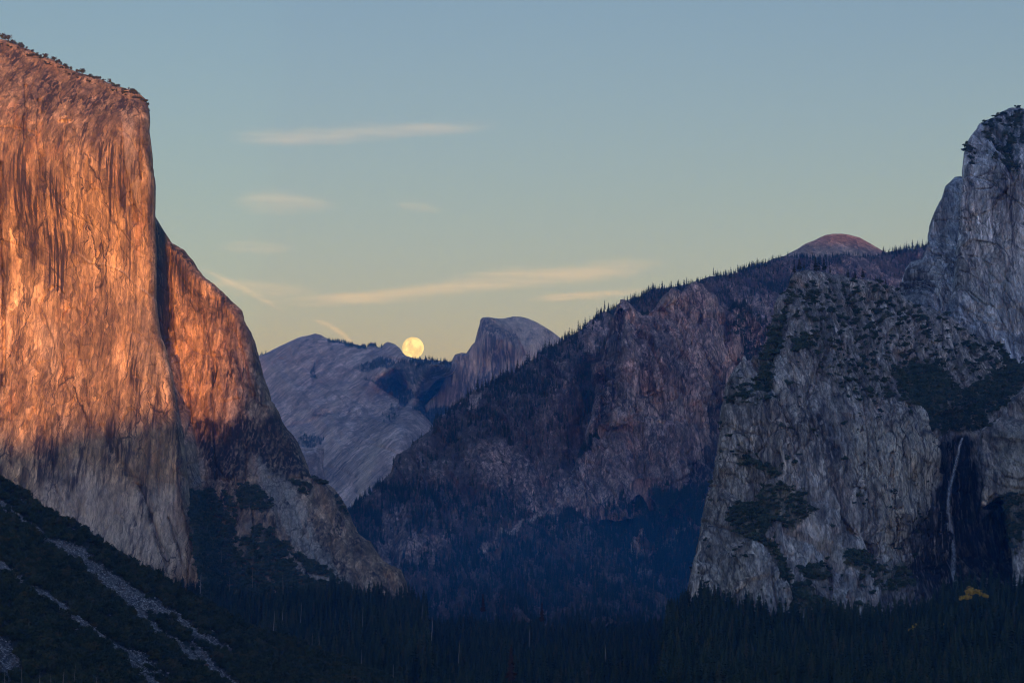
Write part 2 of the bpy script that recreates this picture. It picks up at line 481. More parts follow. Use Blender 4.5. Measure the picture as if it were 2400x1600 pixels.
def snag_mesh(name, seed, h, bark):
    rs = np.random.RandomState(seed); V = []; Fc = []
    def limb(p0, p1, r0, r1, n=5):
        p0 = np.array(p0, float); p1 = np.array(p1, float); d = p1 - p0; d /= np.linalg.norm(d)
        a = np.cross(d, (0.3, 0.9, 0.1)); a /= np.linalg.norm(a); b = np.cross(d, a); s0 = len(V)
        for p, r in ((p0, r0), (p1, r1)):
            for k in range(n): V.append(p + r * (math.cos(6.283 * k / n) * a + math.sin(6.283 * k / n) * b))
        for k in range(n): Fc.append((s0 + k, s0 + (k + 1) % n, s0 + n + (k + 1) % n, s0 + n + k))
    lean = rs.randn(2) * .04 * h
    limb((0, 0, 0), (lean[0] * .4, lean[1] * .4, h * .5), .016 * h, .012 * h)
    limb((lean[0] * .4, lean[1] * .4, h * .5), (lean[0], lean[1], h), .012 * h, .003 * h)
    tr = (np.array(V), np.array(Fc)); V = []; Fc = []
    for i in range(16):
        t = .3 + .65 * rs.rand(); a = rs.rand() * 6.28; L = h * .16 * (1.15 - t) * (0.5 + rs.rand())
        p = np.array([lean[0] * t, lean[1] * t, h * t])
        limb(p, p + np.array([math.cos(a) * L, math.sin(a) * L, L * (rs.rand() - .35)]), .0035 * h, .001 * h, 3)
    return mesh_np(name + "_trunk", tr[0], tr[1], bark), mesh_np(name + "_branches", np.array(V), np.array(Fc), bark)
def bush_mesh(name, seed, r, flat, nleaf, lobes, leafsz, leaf):
    rs = np.random.RandomState(seed)
    cs = rs.randn(lobes, 3) * np.array([.48, .48, .16]) * r; cs[:, 2] += r * flat * .7
    rad = r * (0.35 + 0.35 * rs.rand(lobes))
    k = rs.randint(0, lobes, nleaf)
    d = rs.randn(nleaf, 3); d /= np.linalg.norm(d, axis=1, keepdims=True)
    d[:, 2] = d[:, 2] * .8 + .15
    rr = rad[k] * (0.55 + 0.5 * rs.rand(nleaf))
    c = cs[k] + d * rr[:, None] * np.array([1, 1, flat]); c[:, 2] = np.maximum(c[:, 2], 0.02 * r)
    a = rs.randn(nleaf, 3); a /= np.linalg.norm(a, axis=1, keepdims=True)
    b = np.cross(d, a); b /= np.linalg.norm(b, axis=1, keepdims=True) + 1e-9
    a = np.cross(b, d * .7 + rs.randn(nleaf, 3) * .3); a /= np.linalg.norm(a, axis=1, keepdims=True) + 1e-9
    s = (leafsz * r * (0.6 + 0.8 * rs.rand(nleaf)))[:, None]
    V = np.stack([c - a * s - b * s * .5, c + a * s * .3 - b * s, c + a * s + b * s * .6, c - a * s * .2 + b * s], 1).reshape(-1, 3)
    return mesh_np(name, V, np.arange(len(V)).reshape(-1, 4), leaf)
def stem_mesh(name, seed, r, bark):
    rs = np.random.RandomState(seed); V = []; Fc = []
    for i in range(4):
        a = rs.rand() * 6.28; e = np.array([math.cos(a) * r * .4, math.sin(a) * r * .4, r * .7]); s0 = len(V)
        for p, q in ((np.zeros(3), .06 * r), (e, .015 * r)):
            for k in range(4): V.append(p + q * np.array([math.cos(k * 1.57), math.sin(k * 1.57), 0]))
        for k in range(4): Fc.append((s0 + k, s0 + (k + 1) % 4, s0 + 4 + (k + 1) % 4, s0 + 4 + k))
    return mesh_np(name, np.array(V), np.array(Fc), bark)

def place(name, parts, loc, rz, s, label, cat, group):
    e = bpy.data.objects.new(name, None); COL.objects.link(e)
    e.location = [float(v) for v in loc]; e.rotation_euler = (0, 0, float(rz)); e.scale = (float(s[0]), float(s[0]), float(s[1]))
    e.empty_display_size = 5
    props(e, label, cat, group)
    for pn, me in parts:
        link(pn, me, e)
    return e
def scatter(name, pts, scl, rot, var, sources, label, cat, mat_any=None):
    """one ground-cover object: a cloud of points that grows a copy of one of the source meshes on each"""
    me = bpy.data.meshes.new(name)
    n = len(pts)
    me.vertices.add(n); me.vertices.foreach_set("co", np.ascontiguousarray(pts, np.float32).ravel())
    for an, arr, ty in (("scl", scl, 'FLOAT'), ("rot", rot, 'FLOAT'), ("var", var, 'INT')):
        a = me.attributes.new(an, ty, 'POINT')
        a.data.foreach_set("value", np.ascontiguousarray(arr, np.float32 if ty == 'FLOAT' else np.int32))
    o = link(name, me); props(o, label, cat, None, "stuff")
    ng = bpy.data.node_groups.new(name, 'GeometryNodeTree')
    ng.interface.new_socket("Geometry", in_out='INPUT', socket_type='NodeSocketGeometry')
    ng.interface.new_socket("Geometry", in_out='OUTPUT', socket_type='NodeSocketGeometry')
    gi = ng.nodes.new('NodeGroupInput'); go = ng.nodes.new('NodeGroupOutput')
    join = ng.nodes.new('GeometryNodeJoinGeometry')
    def attr(nm, ty):
        a = ng.nodes.new('GeometryNodeInputNamedAttribute'); a.data_type = ty
        a.inputs['Name'].default_value = nm; return a.outputs[0]
    asc, aro, ava = attr("scl", 'FLOAT'), attr("rot", 'FLOAT'), attr("var", 'INT')
    comb = ng.nodes.new('ShaderNodeCombineXYZ'); ng.links.new(aro, comb.inputs[2])
    for k, srcs in enumerate(sources):
        jj = ng.nodes.new('GeometryNodeJoinGeometry')
        for so in srcs:
            oi = ng.nodes.new('GeometryNodeObjectInfo'); oi.transform_space = 'ORIGINAL'
            oi.inputs['Object'].default_value = so
            ng.links.new(oi.outputs['Geometry'], jj.inputs[0])
        cmp_ = ng.nodes.new('FunctionNodeCompare'); cmp_.data_type = 'INT'; cmp_.operation = 'EQUAL'
        ng.links.new(ava, [i for i in cmp_.inputs if i.type == 'INT'][0])
        [i for i in cmp_.inputs if i.type == 'INT'][1].default_value = k
        ip = ng.nodes.new('GeometryNodeInstanceOnPoints')
        ng.links.new(gi.outputs[0], ip.inputs['Points'])
        ng.links.new(cmp_.outputs[0], ip.inputs['Selection'])
        ng.links.new(jj.outputs[0], ip.inputs['Instance'])
        ng.links.new(comb.outputs[0], ip.inputs['Rotation'])
        ng.links.new(asc, ip.inputs['Scale'])
        ng.links.new(ip.outputs[0], join.inputs[0])
    ng.links.new(join.outputs[0], go.inputs[0])
    md = o.modifiers.new("scatter", 'NODES'); md.node_group = ng
    return o

def sample_mass(m, prob, n, rs, minup=None):
    """n random points on a mass, weighted by prob x true area"""
    P = m.P
    area = np.linalg.norm(np.cross(P[1:, :-1] - P[:-1, :-1], P[:-1, 1:] - P[:-1, :-1]), axis=-1)
    area = np.minimum(area, np.percentile(area, 98))
    p = area * prob[:-1, :-1]; p = (p / p.sum()).ravel()
    k = rs.choice(p.size, n, p=p)
    j, i = np.divmod(k, P.shape[1] - 1)
    a = rs.rand(n, 1); b = rs.rand(n, 1)
    return P[j, i] * (1 - a) * (1 - b) + P[j, i + 1] * a * (1 - b) + P[j + 1, i] * (1 - a) * b + P[j + 1, i + 1] * a * b, (j, i)

# ------------------------------------------------------------------ relief recipes
def cliff(k=1.0, flute=1.0, blocks=1.0, rough=1.0, slant=0.0, seed=0, big=0.0, fine=1.0):
    """steep rock: tall flutes, large and small broken planes, cracks"""
    def f(x, s, z, px, py, M):
        a = (s + slant * z) / k; b = z / k
        a = a + 8 * gn(a / 60, b / 60, seed + 3); b = b + 10 * gn(a / 80 + 5, b / 70, seed + 4)
        D = flute * (15 * gn(a / 95, b / 520, seed) + 9 * ridged(a / 40, b / 330, 1, seed + 1) - 3.2 * ridged(a / 15, b / 160, 2, seed + 2))
        if big:
            v0, e0 = facets((a + .25 * b) / 120, b / 210, seed + 13, 1.5)
            v4, e4 = facets((a - .2 * b) / 62, b / 120, seed + 14, 1.5)
            D = D + big * (26 * v0 + 13 * v4 - 9 * np.exp(-(e0 / .07) ** 2))
        v1, e1 = facets(a / 40, b / 95, seed + 5)
        v2, e2 = facets(a / 15, b / 34, seed + 6)
        v3, e3 = facets(a / 6, b / 11, seed + 7)
        w = 0.4 + 1.1 * smooth(-.3, .4, gn(a / 120, b / 120, seed + 8))
        D = D + blocks * (5.5 * v1 + w * fine * (3.0 * v2 - 2.2 * np.exp(-(e2 / .09) ** 2)) + w * fine * 1.3 * v3)
        D = D - 6 * blocks * crack(a / 75, b / 420, .022, seed + 9) - 4 * blocks * crack((a + .5 * b) / 90, (b - .4 * a) / 160, .018, seed + 10)
        D = D + rough * fine * 1.1 * fbm(a / 9, b / 14, 3, seed + 11)
        return D * k
    return f
def slope(k=1.0, gully=1.0, rough=1.0, seed=0, drop=(1.0, 0.0), big=0.0):
    """broken hillside: gullies that run down it, boulders and outcrops"""
    def f(x, s, z, px, py, M):
        a = (x * drop[0] + z * drop[1]) / k; b = (s * 0.6 + z) / k
        a = a + 15 * gn(a / 90, b / 90, seed + 3)
        D = gully * (-18 * ridged(a / 130, b / 420, 2, seed) - 7 * ridged(a / 45, b / 200, 2, seed + 1))
        if big:
            v0, e0 = facets((a + .5 * b) / 150, b / 170, seed + 13, 1.5)
            v4, e4 = facets((a + .5 * b) / 60, b / 75, seed + 14, 1.5)
            D = D + big * (24 * v0 + 12 * v4)
        v2, e2 = facets(a / 17, b / 20, seed + 6)
        v3, e3 = facets(a / 7, b / 7, seed + 7)
        D = D + rough * (3.2 * v2 + 1.6 * v3 + 2.5 * fbm(a / 20, b / 20, 4, seed + 8, .6))
        return D * k
    return f

# granite colours
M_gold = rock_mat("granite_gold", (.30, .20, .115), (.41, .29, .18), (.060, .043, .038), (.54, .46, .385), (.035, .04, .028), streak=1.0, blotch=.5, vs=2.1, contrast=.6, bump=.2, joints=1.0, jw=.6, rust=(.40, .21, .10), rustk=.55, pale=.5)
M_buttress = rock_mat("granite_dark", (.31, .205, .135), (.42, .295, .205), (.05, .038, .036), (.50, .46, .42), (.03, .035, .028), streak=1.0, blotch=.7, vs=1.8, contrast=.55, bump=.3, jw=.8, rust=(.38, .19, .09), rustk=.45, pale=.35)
M_pale = rock_mat("granite_pale", (.245, .228, .225), (.39, .345, .305), (.05, .047, .055), (.56, .50, .41), (.06, .06, .038), streak=.8, blotch=.6, contrast=1.0, wet=.35, vs=1.8, joints=.95, jw=1.3, bump=.7, pale=.5, rustk=.4)
M_tower = rock_mat("granite_tower", (.31, .335, .385), (.46, .47, .50), (.07, .068, .08), (.54, .52, .49), (.02, .032, .022), streak=.8, blotch=.6, contrast=.9, vs=2.5, joints=.85, jw=1.1, bump=.6, pale=.5, rustk=.25)
M_far = rock_mat("granite_far", (.34, .265, .27), (.46, .375, .375), (.11, .085, .09), (.56, .46, .40), (.025, .036, .034), streak=.6, blotch=.45, sc_=3.0, slant=-.75, contrast=.45, joints=.35, vs=1.5, rustk=.25, bump=.3, slabs=.7)
M_dome = rock_mat("granite_dome", (.34, .28, .255), (.44, .37, .34), (.09, .075, .08), (.54, .47, .43), (.04, .05, .045), streak=.9, blotch=.25, sc_=2.4, contrast=.4, joints=.2, vs=3.5, rustk=.15, bump=.2, pale=.3, slabs=.5)
M_ridge = rock_mat("granite_ridge", (.27, .185, .165), (.39, .275, .245), (.055, .04, .045), (.50, .43, .385), (.046, .028, .021), streak=.85, blotch=.6, sc_=1.5, contrast=.95, joints=.9, jw=1.3, vs=1.8, bump=.6, rust=(.42, .20, .13), rustk=.6, pale=.4)  # warm tones and strong rust stand in for low sun on the crest
M_bald = rock_mat("granite_bald", (.30, .21, .175), (.40, .30, .25), (.10, .075, .07), (.46, .38, .32), (.020, .019, .018), streak=.4, blotch=.6, sc_=1.5, contrast=.7, joints=.3, bump=.4)
M_scree = rock_mat("scree", (.06, .062, .068), (.11, .113, .122), (.025, .025, .03), (.34, .35, .375), (.012, .016, .010), streak=.5, blotch=.8, sc_=.5)
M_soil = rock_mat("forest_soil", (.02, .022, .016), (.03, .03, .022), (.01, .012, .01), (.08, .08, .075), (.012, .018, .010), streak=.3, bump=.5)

# ------------------------------------------------------------------ the landforms
LM = {}
# the great wall on the left
LM['wall'] = mass("granite_cliff",
    top=[(-170, 30), (-60, 62), (0, 91), (23, 96), (57, 112), (75, 119), (96, 131), (122, 139), (145, 151), (166, 163), (201, 175), (226, 182), (249, 192), (272, 201), (306, 211), (327, 221), (340, 231), (347, 246)],
    right=[(347, 246), (350, 262), (351, 285), (350, 310), (357, 358), (362, 400), (365, 431), (365, 510), (367, 553), (367, 700), (371, 739), (378, 783), (393, 830), (403, 877), (408, 917), (423, 994), (431, 1045), (441, 1127), (446, 1183), (459, 1259), (477, 1320), (500, 1372), (520, 1430)],
    bottom=[(-170, 1210), (0, 1240), (200, 1330), (400, 1430), (520, 1440)],
    left=[(-170, 30), (-170, 1210)], nu=430, nv=860,
    ctrl=[(-170, 60, 4350), (0, 100, 4230), (160, 160, 4150), (330, 225, 4020), (-170, 200, 4000), (0, 230, 3960), (150, 260, 3930), (300, 290, 3880),
          (-170, 600, 3900), (0, 600, 3900), (200, 600, 3870), (340, 600, 3830), (-170, 900, 3830), (0, 900, 3820), (100, 800, 3865), (200, 900, 3800), (370, 900, 3760),
          (-170, 1200, 3690), (0, 1200, 3680), (200, 1250, 3640), (300, 1150, 3690), (430, 1200, 3680), (400, 1400, 3560), (510, 1420, 3600)],
    mat=M_gold, disp=cliff(1.0, .40, .6, .2, seed=11, big=.08, fine=.3), rim={'r': (26, 90), 't': (10, 40)}, warp=9,
    feats=[('line', [(97, 730), (105, 700), (125, 672), (135, 672), (150, 690)], 3, 6), ('area', [(98, 720), (110, 690), (130, 675), (147, 705), (150, 760), (180, 800), (215, 990), (170, 930), (130, 830)], 4, -7),
           ('line', [(148, 750), (150, 735), (162, 722), (180, 725), (195, 760)], 3, 5), ('line', [(97, 735), (112, 775), (140, 850), (180, 930), (210, 1000)], 3, 4),
           ('line', [(60, 200), (60, 320)], 3, 14), ('line', [(92, 235), (92, 330), (100, 420)], 3, 12), ('line', [(2, 380), (3, 560), (10, 720), (9, 900)], 4, 12),
           ('line', [(283, 255), (288, 360), (305, 440), (318, 520)], 5, 9), ('line', [(326, 250), (328, 420)], 3, 7),
           ('area', [(135, 250), (165, 252), (165, 282), (140, 280)], 3, -8), ('line', [(140, 285), (162, 288)], 3, 5), ('line', [(215, 249), (232, 247)], 3, 6), ('line', [(0, 300), (60, 303), (88, 312)], 2.5, 6),
           ('line', [(330, 1140), (350, 1200), (370, 1260), (395, 1320)], 6, 16), ('line', [(395, 1215), (415, 1265), (432, 1325)], 4, 10),
           ('line', [(170, 590), (210, 615), (250, 620), (290, 640), (330, 680), (366, 705)], 3, -2.5), ('line', [(240, 1000), (280, 1080), (330, 1150)], 9, 9), ('line', [(60, 900), (120, 1050), (180, 1200)], 12, 8)],
    masks=[('s', 'area', [(-20, 90), (60, 130), (160, 180), (300, 225), (345, 245), (345, 262), (280, 262), (200, 250), (120, 240), (60, 205), (0, 130)], 12, .45),
           ('s', 'area', [(30, 400), (90, 380), (150, 420), (140, 520), (120, 600), (60, 640), (40, 520)], 25, .55), ('s', 'area', [(100, 540), (170, 520), (190, 600), (140, 700), (90, 660)], 22, .5),
           ('s', 'area', [(180, 250), (270, 260), (300, 420), (305, 500), (270, 500), (230, 400), (190, 330)], 20, .5), ('s', 'area', [(0, 340), (50, 350), (40, 520), (0, 520)], 20, .4),
           ('s', 'area', [(60, 180), (120, 190), (110, 260), (70, 240)], 12, .5), ('s', 'area', [(200, 640), (280, 650), (300, 800), (240, 860), (200, 760)], 25, .4),
           ('s', 'area', [(80, 1040), (160, 1030), (170, 1140), (100, 1130)], 22, .5), ('s', 'area', [(220, 1000), (420, 960), (430, 1040), (330, 1060), (250, 1080)], 18, .35), ('s', 'line', [(300, 1040), (345, 1150), (365, 1260)], 14, .5),
           ('l', 'area', [(280, 255), (310, 258), (320, 400), (325, 500), (300, 420)], 6, .5), ('l', 'area', [(80, 740), (125, 760), (140, 860), (110, 880)], 14, .4), ('l', 'area', [(300, 700), (365, 710), (385, 900), (330, 930)], 25, .35),
           ('l', 'area', [(190, 1080), (300, 1150), (440, 1130), (470, 1320), (400, 1340), (200, 1260), (60, 1180), (100, 1120)], 30, .8), ('l', 'line', [(165, 590), (215, 618), (250, 620), (290, 640), (330, 680), (366, 705)], 3, .6)],  # pale foot lightened further to lift the shaded base
    thick=900, wings='l', label="huge orange sunlit granite cliff filling the left of the valley", cat="cliff")

# the east buttress behind it, with its grey apron
LM['buttress'] = mass("granite_buttress",
    top=[(343, 500), (350, 503), (358, 505), (365, 508)],
    right=[(365, 508), (378, 528), (392, 551), (401, 564), (417, 577), (432, 585), (443, 599), (451, 610), (462, 633), (472, 648), (483, 658), (503, 671), (522, 687), (539, 704), (566, 729), (569, 742), (576, 763), (587, 778), (597, 800), (607, 836), (622, 892), (638, 938), (653, 963), (663, 989), (699, 1040), (719, 1091), (729, 1121), (765, 1132), (786, 1147), (811, 1183), (842, 1249), (867, 1269), (898, 1315), (939, 1336), (951, 1366), (956, 1400), (960, 1440)],
    bottom=[(470, 1460), (700, 1450), (960, 1440)],
    left=[(343, 500), (343, 700), (350, 780), (372, 850), (385, 920), (402, 1000), (410, 1060), (420, 1127), (428, 1183), (440, 1259), (455, 1330), (470, 1460)],
    nu=460, nv=760,
    ctrl=[(370, 520, 4420), (450, 640, 4400), (560, 780, 4380), (400, 800, 4360), (520, 900, 4280), (400, 950, 4270), (630, 930, 4330), (440, 1080, 4130), (580, 1080, 4110), (700, 1080, 4230), (460, 1150, 4040), (600, 1150, 3960), (740, 1150, 4120),
          (500, 1260, 3830), (650, 1260, 3820), (850, 1270, 4000), (500, 1400, 3640), (700, 1400, 3620), (830, 1390, 3700), (950, 1400, 3850)],
    mat=M_buttress, disp=cliff(1.05, .7, .8, .5, slant=.12, seed=41, big=.1, fine=.6), rim={'r': (30, 110)}, warp=8, c=110, back='tr',
    feats=[('leftwall', 50, 360), ('line', [(395, 560), (397, 700), (402, 800), (410, 900), (425, 1000), (435, 1100)], 5, 20), ('line', [(585, 1060), (600, 1120), (640, 1180)], 8, 14), ('line', [(480, 1128), (560, 1130), (640, 1120), (720, 1126)], 6, 14),
           ('line', [(690, 1180), (720, 1260), (740, 1310)], 4, 10), ('line', [(650, 1200), (665, 1250), (680, 1280)], 4, 8), ('line', [(740, 1170), (800, 1250), (880, 1330)], 8, 9), ('area', [(545, 740), (570, 745), (640, 960), (600, 940)], 5, -12), ('area', [(500, 780), (545, 770), (560, 930), (520, 940)], 5, -8)],
    masks=[('s', 'area', [(362, 505), (380, 535), (395, 570), (398, 700), (402, 800), (396, 830), (378, 790), (367, 700)], 4, 1.0), ('s', 'line', [(384, 780), (398, 870), (412, 960), (425, 1020)], 9, .8),  # dark strip paints the shade beside the wall, over real dark streaks
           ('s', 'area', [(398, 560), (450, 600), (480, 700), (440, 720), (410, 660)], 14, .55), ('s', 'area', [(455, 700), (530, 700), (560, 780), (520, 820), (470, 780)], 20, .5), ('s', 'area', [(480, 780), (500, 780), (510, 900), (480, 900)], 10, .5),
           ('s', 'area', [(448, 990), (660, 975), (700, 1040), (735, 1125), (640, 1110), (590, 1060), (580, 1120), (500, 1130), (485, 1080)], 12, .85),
           ('l', 'area', [(452, 1080), (480, 1080), (485, 1135), (450, 1138)], 6, .5), ('l', 'area', [(588, 1060), (640, 1090), (690, 1140), (740, 1250), (790, 1340), (740, 1330), (680, 1260), (620, 1160)], 14, .9), ('l', 'area', [(700, 1250), (760, 1290), (800, 1340), (840, 1380), (800, 1385), (720, 1320)], 8, .9),
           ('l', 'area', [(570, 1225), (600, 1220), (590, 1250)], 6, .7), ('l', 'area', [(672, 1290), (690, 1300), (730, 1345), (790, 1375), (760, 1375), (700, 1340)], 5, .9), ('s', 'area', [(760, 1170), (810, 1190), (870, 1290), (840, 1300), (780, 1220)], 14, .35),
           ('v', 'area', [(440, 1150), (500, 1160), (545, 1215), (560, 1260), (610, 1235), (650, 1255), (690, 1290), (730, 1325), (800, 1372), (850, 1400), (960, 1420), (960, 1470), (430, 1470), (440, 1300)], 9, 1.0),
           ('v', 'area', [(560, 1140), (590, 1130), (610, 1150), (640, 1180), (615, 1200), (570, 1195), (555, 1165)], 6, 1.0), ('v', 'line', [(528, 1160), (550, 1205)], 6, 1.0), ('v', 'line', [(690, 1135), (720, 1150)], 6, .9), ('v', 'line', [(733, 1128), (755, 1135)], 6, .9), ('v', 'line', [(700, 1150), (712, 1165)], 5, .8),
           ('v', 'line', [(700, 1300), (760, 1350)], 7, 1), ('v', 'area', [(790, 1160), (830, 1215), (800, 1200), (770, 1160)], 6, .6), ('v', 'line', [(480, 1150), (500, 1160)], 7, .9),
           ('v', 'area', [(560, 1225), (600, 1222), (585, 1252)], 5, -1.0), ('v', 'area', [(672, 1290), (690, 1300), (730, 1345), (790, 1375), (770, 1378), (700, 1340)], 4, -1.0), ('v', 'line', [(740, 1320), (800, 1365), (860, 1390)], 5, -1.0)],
    thick=900, label="steep orange granite buttress with dark band and grey apron right of the great cliff", cat="cliff")

# far mountain under the moon
LM['far'] = mass("bare_mountain",
    top=[(540, 880), (580, 850), (608, 833), (624, 827), (651, 813), (678, 801), (702, 790), (726, 784), (739, 781), (753, 784), (763, 790), (778, 797), (794, 799), (818, 805), (838, 808), (860, 813), (865, 806), (872, 801.5), (879, 805.5), (884, 812), (891, 815), (899, 806), (909, 801), (923, 806), (938, 816), (944, 827), (952, 833), (974, 840), (1000, 843), (1056, 847), (1120, 850), (1200, 870)],
    right=[(1200, 870), (1200, 1250)], bottom=[(540, 1260), (1200, 1250)], left=[(540, 880), (540, 1260)], nu=520, nv=330,
    ctrl=[(540, 900, 15500), (740, 790, 15500), (900, 810, 15000), (1100, 860, 15000), (1200, 900, 14500), (650, 900, 14500), (850, 880, 14000), (900, 870, 13600), (950, 900, 14000), (1030, 900, 14200), (700, 1000, 13000), (860, 960, 13100), (940, 960, 12800), (1000, 900, 12700), (1040, 880, 12600),
          (900, 1020, 11200), (840, 1080, 11000), (950, 1000, 11300), (700, 1100, 12000), (800, 1180, 10500), (820, 1250, 10200), (560, 1250, 11500), (1200, 1200, 11000)],
    mat=M_far, disp=cliff(2.6, .45, .2, .3, slant=.8, seed=77, big=.16, fine=.6), rim={'t': (12, 500)}, warp=10, c=40, back='t',
    feats=[('line', [(1050, 868), (1000, 900), (940, 940), (880, 1000), (850, 1060), (830, 1120)], 16, -55), ('line', [(1030, 905), (960, 950), (900, 1010)], 14, 35), ('line', [(700, 905), (745, 900), (800, 890), (870, 893)], 8, 50), ('line', [(680, 1000), (730, 990), (775, 965)], 7, 90),
           ('line', [(745, 850), (735, 880), (740, 900)], 6, 70), ('line', [(640, 855), (655, 840), (668, 838)], 5, 70), ('area', [(730, 960), (780, 900), (870, 893), (860, 960), (800, 1060)], 18, -160)],
    masks=[('v', 'area', [(835, 862), (880, 838), (900, 835), (925, 848), (945, 845), (960, 838), (1000, 843), (1060, 850), (1060, 870), (1000, 893), (985, 905), (940, 880), (895, 862), (850, 872)], 5, .72),
           ('v', 'area', [(845, 888), (900, 882), (960, 905), (980, 918), (950, 960), (920, 935), (870, 895)], 6, .72), ('v', 'line', [(770, 798), (800, 803), (850, 812), (890, 814)], 4, .9), ('v', 'area', [(975, 925), (1010, 915), (1040, 905), (1080, 930), (1070, 1000), (1000, 980), (970, 965)], 8, .75),
           ('v', 'area', [(725, 870), (737, 855), (745, 885), (735, 890)], 4, .8), ('v', 'area', [(700, 1010), (760, 1030), (750, 1050), (700, 1050)], 8, .7), ('v', 'line', [(608, 833), (625, 827)], 3, .8), ('v', 'area', [(900, 960), (940, 945), (930, 975), (890, 1000)], 10, .5),
           ('l', 'area', [(885, 875), (895, 860), (930, 868), (985, 905), (960, 908), (910, 885)], 5, .8), ('l', 'area', [(870, 1035), (885, 1010), (900, 1040), (880, 1100), (860, 1150), (830, 1180), (840, 1100)], 9, .8), ('l', 'area', [(690, 970), (730, 955), (735, 975), (700, 985)], 6, .6), ('l', 'area', [(1048, 870), (1000, 905), (940, 950), (960, 960), (1030, 905)], 6, .6),
           ('l', 'line', [(870, 920), (862, 960), (845, 1000)], 3, .5), ('s', 'line', [(722, 792), (690, 830), (640, 900)], 4, .5), ('s', 'line', [(800, 830), (745, 880), (670, 985), (650, 1010)], 5, .5), ('s', 'line', [(860, 900), (800, 1000), (740, 1100)], 5, .5), ('s', 'line', [(770, 800), (780, 850), (740, 900)], 4, .4), ('l', 'line', [(790, 960), (770, 1030), (760, 1080)], 6, .45), ('s', 'line', [(990, 910), (900, 1000), (850, 1090), (830, 1150)], 5, .6), ('l', 'line', [(680, 850), (640, 930)], 6, .4), ('l', 'line', [(820, 900), (760, 980), (700, 1060)], 5, .35), ('s', 'area', [(780, 1080), (870, 960), (900, 1000), (820, 1130)], 12, .45), ('s', 'line', [(740, 975), (775, 968)], 4, .8), ('s', 'area', [(750, 1100), (800, 1060), (840, 1010), (830, 1090), (790, 1150)], 16, .5), ('l', 'area', [(620, 850), (690, 860), (690, 920), (625, 930)], 20, .4)],
    thick=2500, wings='l', wing_k=3.0, label="bare grey granite mountain in the far distance below the full moon", cat="mountain")
LM['column'] = mass("rock_column",
    top=[(700, 1050), (712, 1057), (735, 1057), (745, 1062)], right=[(745, 1062), (752, 1080), (758, 1110), (766, 1150), (775, 1200)], bottom=[(690, 1210), (775, 1205)], left=[(700, 1050), (690, 1210)],
    nu=60, nv=90, ctrl=[(700, 1060, 8600), (745, 1070, 8700), (700, 1200, 8300), (770, 1200, 8400)], mat=M_far, disp=cliff(1.6, .8, .8, 1.0, seed=99), rim={'r': (14, 120), 't': (6, 60)}, thick=400, warp=3,
    label="small reddish rock column peeping out beside the buttress foot", cat="rock column")
LM['dome'] = mass("granite_dome",
    top=[(985, 960), (1025, 919), (1039, 895), (1047, 868), (1056, 851), (1066, 831), (1082, 826), (1093, 827), (1097, 822), (1107, 807), (1113, 802), (1119, 778), (1124, 761), (1126, 749), (1131, 744), (1144, 742.5), (1161, 745.5), (1177, 746.5), (1189, 744), (1204, 741), (1221, 742), (1238, 746), (1258, 755), (1279, 767), (1292, 775), (1304, 784), (1335, 812), (1380, 860)],
    right=[(1380, 860), (1400, 1020)], bottom=[(985, 1040), (1400, 1030)], left=[(985, 960), (985, 1040)], nu=400, nv=300,
    ctrl=[(990, 970, 13400), (1030, 925, 13300), (1060, 850, 13300), (1126, 760, 13420), (1135, 750, 13420), (1180, 770, 13260), (1215, 800, 13180), (1228, 830, 13150), (1180, 748, 13700), (1205, 745, 13900), (1240, 755, 13800), (1300, 790, 13700), (1250, 800, 13330), (1280, 850, 13300),
          (1230, 790, 13400), (1060, 950, 13150), (1150, 850, 13230), (1220, 880, 13050), (1300, 900, 13150), (1000, 1030, 12900), (1200, 1000, 12900), (1400, 1020, 13100), (1380, 870, 13700)],
    mat=M_dome, disp=cliff(1.9, .35, .2, .2, seed=123), rim={'t': (7, 160)}, warp=4, c=25, back='tr',
    feats=[('line', [(1150, 752), (1180, 768), (1205, 780), (1218, 805), (1228, 830)], 3, 60), ('line', [(1176, 800), (1172, 850), (1178, 900)], 4, 25), ('line', [(1165, 800), (1163, 860)], 3, 20), ('line', [(1135, 770), (1130, 850), (1120, 900)], 3, -20), ('line', [(1066, 835), (1060, 900)], 3, -25)],
    masks=[('s', 'area', [(1030, 920), (1066, 835), (1110, 805), (1128, 750), (1150, 750), (1200, 775), (1228, 835), (1230, 1000), (1000, 1020)], 8, .38), ('l', 'area', [(1185, 748), (1240, 745), (1310, 790), (1400, 900), (1300, 900), (1232, 830), (1212, 785)], 8, .5), ('s', 'area', [(1128, 752), (1150, 750), (1185, 768), (1205, 782), (1222, 815), (1228, 832), (1200, 900), (1165, 900), (1150, 820), (1140, 780)], 9, .6), ('s', 'area', [(1158, 760), (1185, 775), (1180, 880), (1162, 880), (1155, 800)], 5, .7),  # left face darkened, right side lightened: sun shading painted into the rock
           ('l', 'area', [(1178, 800), (1200, 800), (1215, 850), (1190, 900), (1175, 900)], 6, .6), ('l', 'line', [(1136, 765), (1133, 840)], 4, .6), ('v', 'area', [(1030, 950), (1060, 960), (1050, 1030), (990, 1030), (1000, 970)], 9, 1.0), ('l', 'area', [(1045, 860), (1070, 835), (1060, 930), (1030, 940)], 8, .4)],
    thick=900, label="half dome shaped granite peak with sheer left face on the far skyline", cat="mountain")

